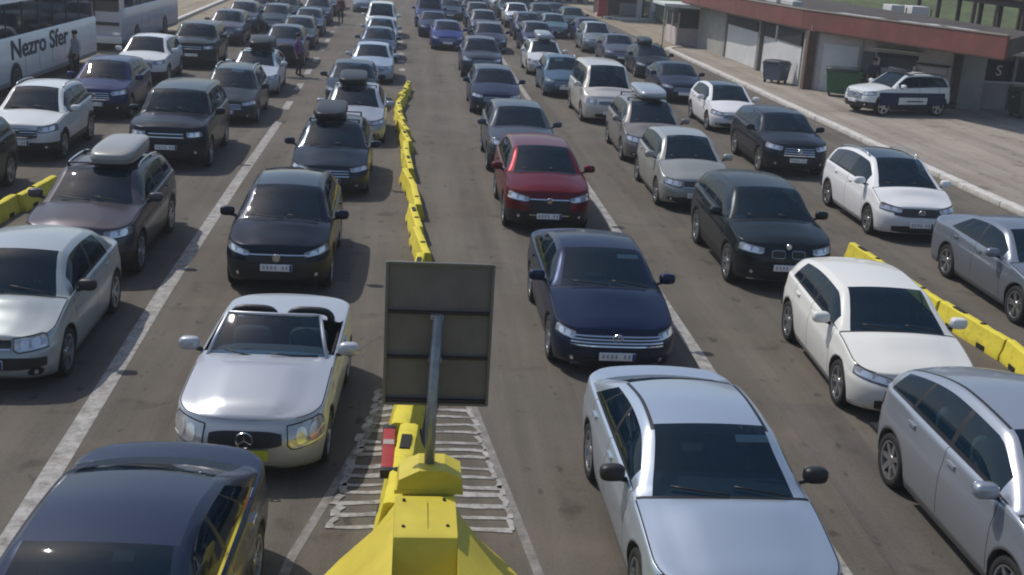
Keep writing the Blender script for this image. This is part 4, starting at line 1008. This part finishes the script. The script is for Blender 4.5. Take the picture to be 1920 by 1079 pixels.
# ------------------------------------------------------------------ people
SKIN = pbr('skin', (.40, .24, .17), .6)
def person(label, loc, rz, shirt, trousers, hair=(.02, .015, .012), pose='stand', h=1.74, bag=None, lean=0.):
    k = h / 1.74; t = thing('person', label, 'person', loc, rz)
    J = {'pel': (0, 0, .94), 'sp': (0, -.01, 1.12), 'ch': (.02 * lean, 0, 1.34), 'nk': (.05 * lean, 0, 1.50), 'hd0': (.06 * lean, .02, 1.58), 'hd': (.07 * lean, .02, 1.70)}
    st = .14 if pose == 'walk' else .0
    for s, n in ((1, 'l'), (-1, 'r')):
        J['hip' + n] = (s * .095, 0, .90); J['kn' + n] = (s * .105, s * st * .6 + .02, .50); J['an' + n] = (s * .11, s * st - .02, .09); J['to' + n] = (s * .13, s * st + .16, .04)
        J['sh' + n] = (s * .185, -.01, 1.42); J['el' + n] = (s * .25, -.03 - s * st * .5, 1.14); J['wr' + n] = (s * .26, .10 - s * st * .7, .92); J['ha' + n] = (s * .255, .15 - s * st * .8, .82)
    E_ = [('pel', 'sp'), ('sp', 'ch'), ('ch', 'nk'), ('nk', 'hd0'), ('hd0', 'hd')]
    for n in 'lr': E_ += [('pel', 'hip' + n), ('hip' + n, 'kn' + n), ('kn' + n, 'an' + n), ('an' + n, 'to' + n), ('ch', 'sh' + n), ('sh' + n, 'el' + n), ('el' + n, 'wr' + n), ('wr' + n, 'ha' + n)]
    rad = dict(pel=.145, sp=.125, ch=.15, nk=.06, hd0=.085, hd=.095, hip=.10, kn=.065, an=.045, to=.04, sh=.075, el=.048, wr=.035, ha=.045)
    names_ = list(J); me = bpy.data.meshes.new('body'); me.from_pydata([tuple(c * k for c in J[n]) for n in names_], [(names_.index(a), names_.index(b_)) for a, b_ in E_], [])
    ob = bpy.data.objects.new('body', me); COL.objects.link(ob)
    sk = ob.modifiers.new('skin', 'SKIN'); 
    for i, n in enumerate(names_):
        r = rad.get(n, rad.get(n[:-1], .05)) * k; me.skin_vertices[0].data[i].radius = (r, r * .8 if n in ('pel', 'sp', 'ch') else r)
        me.skin_vertices[0].data[i].use_root = (n == 'pel')
    ob.modifiers.new('sub', 'SUBSURF').levels = 2
    dg = bpy.context.evaluated_depsgraph_get(); dg.update(); m2 = bpy.data.meshes.new_from_object(ob.evaluated_get(dg)); bpy.data.objects.remove(ob); m2.name = 'body'
    for m in (pbr('cloth_%d_%d_%d' % tuple(int(c * 999) for c in shirt), shirt, .85, noise=(9, .2)), pbr('cloth_%d_%d_%d' % tuple(int(c * 999) for c in trousers), trousers, .85), SKIN, BLACK): m2.materials.append(m)
    for p in m2.polygons:
        c = p.center / k; p.use_smooth = True
        p.material_index = 3 if c.z < .09 else 1 if c.z < .96 and abs(c.x) < .2 else 2 if c.z > 1.5 or (c.z < 1.08 and abs(c.x) > .2) else 0
    link('body', m2, t)
    hd = Vector(J['hd']) * k
    pm = PM(); pm.sup((hd.x, hd.y - .022, hd.z + .03), (.098, .105, .085), .8, 14, 8); pm.obj('hair', pbr('hair_dark', hair, .7), t, True)
    for s, n in ((1, 'l'), (-1, 'r')):
        a, w = Vector(J['ha' + n]) * k, Vector(J['wr' + n]) * k; d = (a - w).normalized()
        pm = PM()
        for q in range(4): b0 = a + Vector((0, -.03 + .02 * q, 0)); pm.tube([b0, b0 + d * .045 + Vector((-s * .008, 0, 0)), b0 + d * (.08 - .006 * abs(q - 1.5)) + Vector((-s * .025, 0, 0))], [.0095, .009, .007], 6)
        pm.tube([a + Vector((-s * .01, .03, .03)), a + Vector((-s * .02, .06, 0)), a + Vector((-s * .03, .065, -.03))], [.011, .010, .008], 6); pm.obj('fingers', SKIN, t, True)
    return t
person('man in a pale grey shirt and black trousers in front of the white lettered coach', (-12.5, 43.6, 0), 2.4, (.42, .42, .44), (.012, .012, .015))
person('person in a purple top and dark trousers carrying a bag along the lane', (-4.75, 47.7, 0), -1.9, (.17, .07, .21), (.012, .012, .016), (.05, .03, .025), 'walk', 1.7, lean=1)
pm = PM(); pm.sup((-5.28, 47.5, .98), (.36, .24, .36), .6, 18, 12); o = pm.obj('holdall', pbr('bag_dark', (.016, .013, .022), .7, bump=(6, .5)), None, True); tag(o, 'bulging dark holdall carried by the person in purple', 'bag')
person('person in dark red standing between far lanes near the top edge', (-4.9, 76.5, 0), .3, (.13, .02, .02), (.03, .012, .012))
person('person in dark blue leaning by the waste bin at the shop door', (20.1, 48.7, .11), 2.9, (.03, .033, .045), (.02, .02, .03))
# ------------------------------------------------------------------ the cars
BOXGREY = pbr('roof_box_grey', (.26, .26, .25), .35, coat=.4); BOXBLK = pbr('roof_box_black', (.008, .010, .012), .38, spec=.25); BOXSIL = pbr('roof_box_silver', (.36, .40, .43), .3, .4, coat=.5); BOXTEAL = pbr('roof_box_teal', (.03, .05, .055), .4, spec=.25)
ROOFGL = pbr('roof_glass', (.012, .02, .028), .04, spec=.6)
def far(s, **k): d = dict(s); d['detail'] = 1; d.update(k); return d
def nr(s, **k): d = dict(s); d.update(k); return d
SLKS = T(L=4.05, W=1.715, H=1.27, fo=.78, wb=2.40, rw=.31, gc=.17, zh=.735, zc=.91, zr=.97, zt=.95, cowl=1.38, wtop=1.9, rtop=3.0, rbase=3.3, cb=3.2, cr=3.1, bp=2.2, wins=((1.6, 2.0), (2.1, 2.6), (2.65, 2.9)),
         doors=((1.62, 2.72),), open_top=(1.66, 2.86), hl=(.47, .98, .44, .50, .69, .765), lens='pale', grille=(.40, .475, .65, 'black', 0), intake=(.36, .20, .235), fog=None, plate=.40, platey=True, badge=('star', .565, .09), qf=2.7, lean=.13, bulge=.032, mirror='paint')
car('c0', nr(SEDAN, L=4.7, W=1.85, trim='chrome', privacy=False), (46, 56, 78), (-2.34, 5.68), -2.5, 'dark blue grey saloon with chrome window trim at the bottom left corner')
car('c1', SLKS, (184, 188, 194), (-1.70, 11.36), -2, 'silver open-top convertible with black roll bars and a yellow plate', metal=.4)
car('c2', nr(SUV, L=4.3, W=1.77, H=1.6, fo=.82, wb=2.61, zh=.84, zc=1.02, zr=1.10, cowl=1.05, wtop=1.85, rtop=3.6, rbase=4.1, cb=3.7, cr=3.5, bp=2.3, wins=((1.34, 2.26), (2.34, 3.1), (3.16, 3.5)), doors=((1.2, 2.3), (2.3, 3.15)), roofm=ROOFGL,
   hl=(.46, 1.0, .70, .78, .78, .92), grille=(.5, .62, .76, 'bars', 1), badge=('disc', .70, .06), intake=(.5, .32, .5), plate=.54, lowblack=5), (12, 24, 42), (-2.15, 18.05), .5, 'dark navy crossover with a glossy roof behind the silver convertible')
car('c3', nr(HATCH, L=4.45, W=1.83, H=1.52, box=(BOXBLK, 2.1, .76, .26, -.12), clad=False), (27, 42, 58), (-1.86, 25.5), .5, 'dark teal hatchback carrying a black roof box')
car('c4', nr(HATCH, L=4.5, W=1.82, H=1.5, box=(BOXBLK, 2.1, .84, .28, -.12)), (168, 174, 184), (-1.66, 32.3), 1, 'silver grey hatchback with a black roof box and dark windscreen')
car('c5', far(HATCH, W=1.82), (38, 52, 70), (-2.12, 39.0), 1, 'dark blue hatchback half hidden behind the silver roof-box car')
car('c6', far(HATCH, L=4.4), (165, 182, 200), (-1.7, 46.3), 1, 'pale silver blue car in the fifth row left of the barrier tip')
car('c7', far(HATCH, L=4.4, H=1.5), (58, 74, 100), (-1.75, 54.4), 1, 'mid blue car behind the pale silver blue car')
car('c8', far(HATCH, L=4.4, H=1.5), (150, 165, 180), (-1.8, 61.0), 1, 'light steel blue car in front of the distant white van')
car('c9', far(VAN), (215, 220, 220), (-2.0, 67.4), 1, 'white van at the top of the lane left of the barrier')
car('d1', nr(SEDAN, L=4.69, W=1.83, H=1.46, mirror='black', hl=(.40, .95, .58, .64, .68, .78), sticker=1, ditch=True), (182, 194, 208), (3.06, 8.1), .5, 'light silver blue saloon with black mirrors at the bottom right of the barrier', metal=.6)
car('d2', nr(SEDAN, sticker=1, rim='silver', grille=(.70, .50, .66, 'bars', 4), badge=('vw', .62, .07), hl=(.62, 1.02, .58, .64, .68, .76), chromelow=True, plate=.38, intake=(.55, .24, .33)), (16, 34, 64), (2.98, 14.75), 0, 'dark navy saloon with a broad chrome barred grille and a windscreen sticker')
car('d3', nr(SUV, L=4.63, W=1.845, H=1.64, fo=.9, wb=2.66, grille=(.42, .46, .78, 'frame', 0), hl=(.44, 1.0, .72, .76, .82, .92), intake=(.3, .28, .36), plate=.44), (100, 12, 30), (2.9, 22.8), 0, 'dark red crossover facing forward in the lane right of the barrier')
car('d4', nr(SUV, detail=1, L=4.5, H=1.62), (74, 82, 92), (2.9, 28.9), 0, 'slate grey crossover right behind the dark red one')
car('d5', nr(WAGON, papers=1, L=4.6, W=1.81, H=1.47, rails=False), (30, 42, 70), (2.88, 39.2), 0, 'dark navy car with bright headlamps in the fourth row right of the barrier')
car('d6', far(SUV, L=4.5), (58, 62, 74), (2.95, 49.6), 0, 'dark grey crossover behind the navy car right of the barrier')
car('d7', far(HATCH, L=4.4, H=1.48), (44, 58, 122), (1.75, 61.8), 1, 'bright blue hatchback standing near the gap beyond the barrier tip')
car('d8', far(SEDAN, L=4.3), (34, 44, 78), (1.1, 69.2), 1, 'navy saloon just behind the bright blue hatchback')
car('d9', far(VAN), (52, 66, 108), (.9, 76.5), 1, 'blue van at the top edge above the bright blue hatchback')
car('d10', far(WAGON), (52, 56, 76), (4.05, 61.5), 0, 'dark slate estate beside the bright blue hatchback')
car('d11', far(SUV), (88, 90, 104), (4.2, 70.0), 0, 'mid grey crossover one row behind the dark slate estate')
car('d12', far(SUV), (60, 58, 74), (4.25, 78.4), 0, 'dark plum crossover two rows behind the dark slate estate')
car('d13', far(HATCH), (50, 72, 84), (2.5, 84.5), 0, 'dull teal hatchback at the top edge above the barrier tip')
car('d14', far(SUV), (46, 52, 60), (4.3, 87.), 0, 'charcoal crossover at the top edge left of the white one')
# lane right of the white line
car('e1', nr(MPV, L=4.47, W=1.81, H=1.62, hl=(.40, .98, .60, .68, .74, .88), rim='silver', spokes=7, dual=False, seats=SEATB, ditch=True, rz=.2), (165, 172, 182), (6.58, 8.05), 0, 'silver grey people carrier at the bottom right corner', metal=.6)
car('e2', nr(HATCH, hl=(.38, 1.0, .58, .66, .66, .78), grille=(.5, .60, .63, 'black', 0), badge=('vw', .66, .06), intake=(.62, .24, .40), fog=None, plate=.45, spokes=5), (222, 222, 216), (6.78, 13.25), -3, 'white hatchback beside the yellow barrier on the right', metal=.0)
car('e3', nr(SUV, L=4.66, W=1.88, H=1.66, grille=(.30, .70, .82, 'kidney', 0), hl=(.46, .98, .74, .78, .86, .92), badge=('disc', .90, .045), chromelow=True), (26, 38, 44), (6.84, 19.15), -1.5, 'dark green black crossover with twin round headlamps behind the white hatchback')
car('e4', nr(MPV, papers=-1, L=4.2, W=1.74, H=1.6, cowl=1.05, zh=.74, hl=(.40, .9, .60, .66, .72, .80), grille=(.36, .60, .74, 'frame', 0)), (160, 162, 158), (6.72, 25.45), -1, 'old silver hatchback with a short bonnet behind the dark crossover')
car('e5', nr(MPV, box=(BOXSIL, 2.2, .86, .30, .1), detail=2), (134, 130, 128), (6.9, 31.15), -1, 'warm grey people carrier carrying a silver roof box')
car('e6', far(VAN, W=1.9), (206, 202, 196), (6.75, 38.3), 0, 'cream passenger van in the middle of the right-hand lane')
car('e7', far(HATCH, L=4.1, W=1.75, H=1.5, rails='chrome'), (76, 104, 124), (6.02, 44.7), 0, 'teal blue hatchback beside the cream van')
car('e8', far(HATCH, L=4.4, H=1.5, box=(BOXSIL, 2.0, .75, .36, .0)), (216, 218, 220), (6.05, 52.0), 0, 'white hatchback with a pale silver roof box')
car('e9', far(SUV), (58, 56, 86), (6.7, 62.0), 0, 'dark purple crossover with bright round headlamps')
car('e10', far(SUV), (64, 66, 88), (6.95, 70.3), 0, 'dusty purple blue car behind the dark purple crossover')
car('e11', far(SUV), (225, 228, 230), (7.1, 80.3), 0, 'white crossover near the top edge above the purple cars')
car('e12', far(HATCH), (84, 118, 128), (8.95, 73.5), -1, 'pale teal hatchback left of the distant red pillar')
car('e13', far(SUV), (44, 62, 70), (9.0, 82.0), -1, 'dark teal crossover behind the pale teal hatchback')
car('e14', far(VAN), (38, 48, 60), (8.6, 92), 0, 'dark van at the top edge in front of the columned hall')
# far right lane
car('f1', nr(SEDAN, L=4.85, W=1.86, H=1.47, spokes=5), (128, 136, 148), (11.45, 17.1), -1, 'grey saloon cut off by the right edge of the picture', metal=.55)
car('f2', nr(MPV, L=4.53, W=1.83, H=1.65, roofm=ROOFGL, rails='paint' and 'silver', hl=(.44, 1.0, .66, .72, .76, .86), grille=(.62, .60, .76, 'black', 0), badge=('vw', .68, .07), intake=(.66, .25, .40), fog=None, spokes=5, privacy=True), (226, 227, 228), (11.2, 23.3), -1, 'white people carrier with a dark glass roof in the far right lane', metal=0.)
car('f3', nr(SUV, detail=2, papers=1, L=4.6, W=1.86, H=1.62), (36, 42, 52), (10.7, 30.2), -1, 'dark grey blue crossover behind the white people carrier')
car('f4', nr(HATCH, detail=2, L=4.3, H=1.5, roofm=ROOFGL), (226, 226, 228), (11.0, 37.6), -1, 'white hatchback with an open side window beside the kerb', metal=0.)
car('f5', nr(SEDAN, detail=1, L=4.6), (34, 42, 66), (10.8, 44.7), -1, 'navy saloon behind the white hatchback by the kerb')
car('f6', far(HATCH, box=(BOXTEAL, 1.6, .6, .3, -.2)), (30, 44, 46), (11.3, 53.0), -1, 'dark green hatchback with a load on its roof near the kerb tip')
car('f7', far(SEDAN), (84, 88, 102), (10.7, 58.6), -1, 'purple grey saloon behind the dark green hatchback')
car('f8', far(MPV), (132, 142, 148), (10.4, 64.6), -1, 'pale grey people carrier behind the purple grey saloon')
car('f9', far(SEDAN), (36, 42, 88), (10.9, 71.), -1, 'navy blue saloon in front of the distant red pillar')
car('f10', far(SUV), (66, 78, 82), (10.9, 79.), -1, 'grey green crossover left of the distant kiosk island')
# left lanes
car('b1', nr(SEDAN, L=4.25, W=1.74, H=1.55, fo=.8, wb=2.63, zh=.72, zc=.97, zr=1.02, zt=1.02, cowl=1.06, wtop=1.68, qf=4., tum=.2, rtop=3.0, rbase=3.6, cb=3.5, cr=3.12, bp=2.3, wins=((1.36, 2.24), (2.32, 3.02), (3.06, 3.2)), doors=((1.2, 2.28), (2.28, 3.15)), mirror='black', hl=(.40, .84, .58, .62, .74, .80), lens='pale', grille=(.36, .62, .73, 'frame', 0), intake=(.80, .36, .52), plate=.44, badge=None), (168, 176, 178), (-5.28, 13.7), 1, 'boxy silver saloon with black bumper strip at the left edge')
car('b2', nr(SUV, L=4.6, W=1.86, H=1.64, box=(BOXGREY, 1.9, .78, .32, .2), rails='chrome'), (80, 77, 84), (-5.5, 18.5), 1, 'plum grey crossover carrying a rounded grey roof box')
car('b3', nr(BOXY, papers=1), (22, 30, 42), (-5.95, 27.8), 1.5, 'big black boxy off-roader with a flat bonnet')
car('b4', nr(WAGON, L=4.7, W=1.83, H=1.55, detail=2, rails='chrome'), (44, 54, 60), (-5.65, 34.8), 1.5, 'dark green grey estate behind the black off-roader')
car('b5', far(HATCH, box=(BOXBLK, 2.1, .9, .42, .1)), (196, 204, 212), (-5.75, 41.3), 1.5, 'white hatchback with a big black roof load')
car('b6', far(SUV), (40, 52, 80), (-5.75, 50.6), 1.5, 'dark blue crossover behind the person with the holdall')
car('b7', far(WAGON), (40, 58, 62), (-5.95, 58.6), 1.5, 'dark green estate two rows behind the person with the holdall')
car('b8', far(HATCH), (60, 78, 108), (-6.1, 66.), 1.5, 'steel blue hatchback beside the person in dark red')
car('b9', far(SUV), (58, 62, 76), (-6.3, 74.), 1.5, 'grey blue crossover at the top edge left of the person in dark red')
car('b10', far(WAGON), (40, 62, 70), (-8.2, 67.5), 1.5, 'dark teal estate at the top edge between the left lanes')
car('b11', far(SUV), (52, 60, 74), (-6.5, 82.5), 1.5, 'slate blue crossover at the very top behind the grey blue one')
car('b12', far(HATCH), (48, 66, 66), (-8.5, 76.), 1.5, 'dull green hatchback at the top edge left of the grey blue crossover')
car('c10', far(HATCH), (120, 136, 150), (-3.9, 88.), 1, 'steel grey hatchback at the top edge beyond the white van')
car('a1', nr(SUV), (24, 32, 34), (-9.65, 22.0), 2, 'almost black car mostly cut off by the left edge')
car('a2', nr(SUV, L=4.35, W=1.81, H=1.68, rails='silver', detail=2), (212, 216, 216), (-9.5, 28.0), 2, 'white crossover with roof rails in the far left lane', metal=0.)
car('a3', nr(SUV, detail=2), (40, 48, 88), (-9.45, 34.6), 2, 'indigo blue crossover with slim bright headlamps before the lettered coach')
car('a4', far(SUV, L=4.5), (214, 216, 218), (-10.0, 42.7), 2, 'white crossover in front of the lilac grey coach', metal=0.)
car('a5', far(BOXY, H=1.78), (32, 46, 48), (-9.2, 48.3), 2, 'dark green off-roader beside the lilac grey coach')
car('a6', far(SUV), (92, 90, 102), (-9.5, 58.5), 2, 'dusty mauve grey crossover beside the sandy verge')
car('a7', far(SUV), (70, 72, 84), (-9.8, 66.), 2, 'slate mauve crossover at the top edge beside the white kerb line')
FARC = [('SUV', (60, 64, 76), -9.7, 73.2, 'smoke grey crossover at the very top of the far left lane'), ('HATCH', (150, 158, 166), -6.6, 90, 'silver hatchback at the very top left behind the slate blue crossover'),
        ('SEDAN', (48, 58, 84), 1.2, 84.5, 'ink blue saloon at the very top behind the blue van'), ('SUV', (70, 76, 90), 2.4, 92.5, 'pewter crossover at the very top above the dull teal hatchback'),
        ('VAN', (80, 92, 110), 4.5, 95.5, 'grey blue van at the very top in the lane of the plum crossover'), ('HATCH', (180, 188, 194), 5.7, 103, 'pale silver hatchback at the very top right of the grey blue van'),
        ('SUV', (52, 72, 78), 7.2, 89.5, 'murky teal crossover directly behind the white one near the top edge'), ('WAGON', (206, 210, 214), 7.3, 98, 'white estate at the very top behind the murky teal crossover'),
        ('HATCH', (54, 62, 96), 10.7, 87.5, 'violet blue hatchback left of the distant kiosk, at the top edge'), ('SUV', (40, 56, 60), 10.8, 96, 'bottle green crossover at the very top beside the red pillar'),
        ('SEDAN', (96, 112, 124), 8.9, 103, 'ash blue saloon at the very top in front of the columned hall'), ('WAGON', (44, 50, 66), 3.0, 101, 'dark indigo estate at the very top above the pewter crossover')]
for i, (sp, col, x, y, lb) in enumerate(FARC):
    car('far_' + sp, far(globals()[sp]), col, (x, y), 0, lb)
# patrol car on the forecourt
pc = nr(SUV, L=4.35, W=1.82, H=1.66, rails='black', fo=.84, wb=2.67)
root, objs = car('police', pc, (214, 220, 222), (17.45, 43.9), -74, 'white patrol car with dark blue side bands parked by the bins', None, 0., .3)
root.location.z = .11
NAVY = pbr('patrol_navy', (.012, .016, .060), .55, spec=.2)
gg = car_geo(pc)
for s in (1, -1):
    for u0, u1, z0, z1 in ((.55, 3.75, .74, .92), (.62, 1.5, .42, .74), (2.9, 3.72, .42, .74), (1.5, 2.9, .36, .44), (1.9, 2.7, .56, .61)):
        pm = PM(); n = 12; vs = []
        for i in range(n + 1):
            for j in range(3):
                p = gg['S'](u0 + (u1 - u0) * i / n, z0 + (z1 - z0) * j / 2); vs.append((p.x + pc['L'] / 2, s * (p.y + .012), p.z))
        pm.add(vs, [(i * 3 + j, (i + 1) * 3 + j, (i + 1) * 3 + j + 1, i * 3 + j + 1) for i in range(n) for j in range(2)]); pm.obj('livery_band', NAVY, root, True)
pm = PM(); pm.rbox((.1, 0, 1.74), (.3, 1.1, .12), .04); pm.obj('light_bar', pbr('light_bar_dark', (.02, .025, .05), .15, coat=1.), root, 'auto')

# ------------------------------------------------------------------ thin summer haze over the whole place
hz = bpy.data.materials.new('haze_air'); hz.use_nodes = True; hn = hz.node_tree.nodes; hn.remove(hn['Principled BSDF'])
pv = hn.new('ShaderNodeVolumePrincipled'); pv.inputs['Color'].default_value = (.86, .90, .95, 1); pv.inputs['Density'].default_value = .0011; pv.inputs['Anisotropy'].default_value = .2
hz.node_tree.links.new(pv.outputs[0], hn['Material Output'].inputs['Volume'])
pm = PM(); pm.box((0, 110, 9), (560, 340, 20)); hzo = pm.obj('haze', hz); hzo['kind'] = 'stuff'
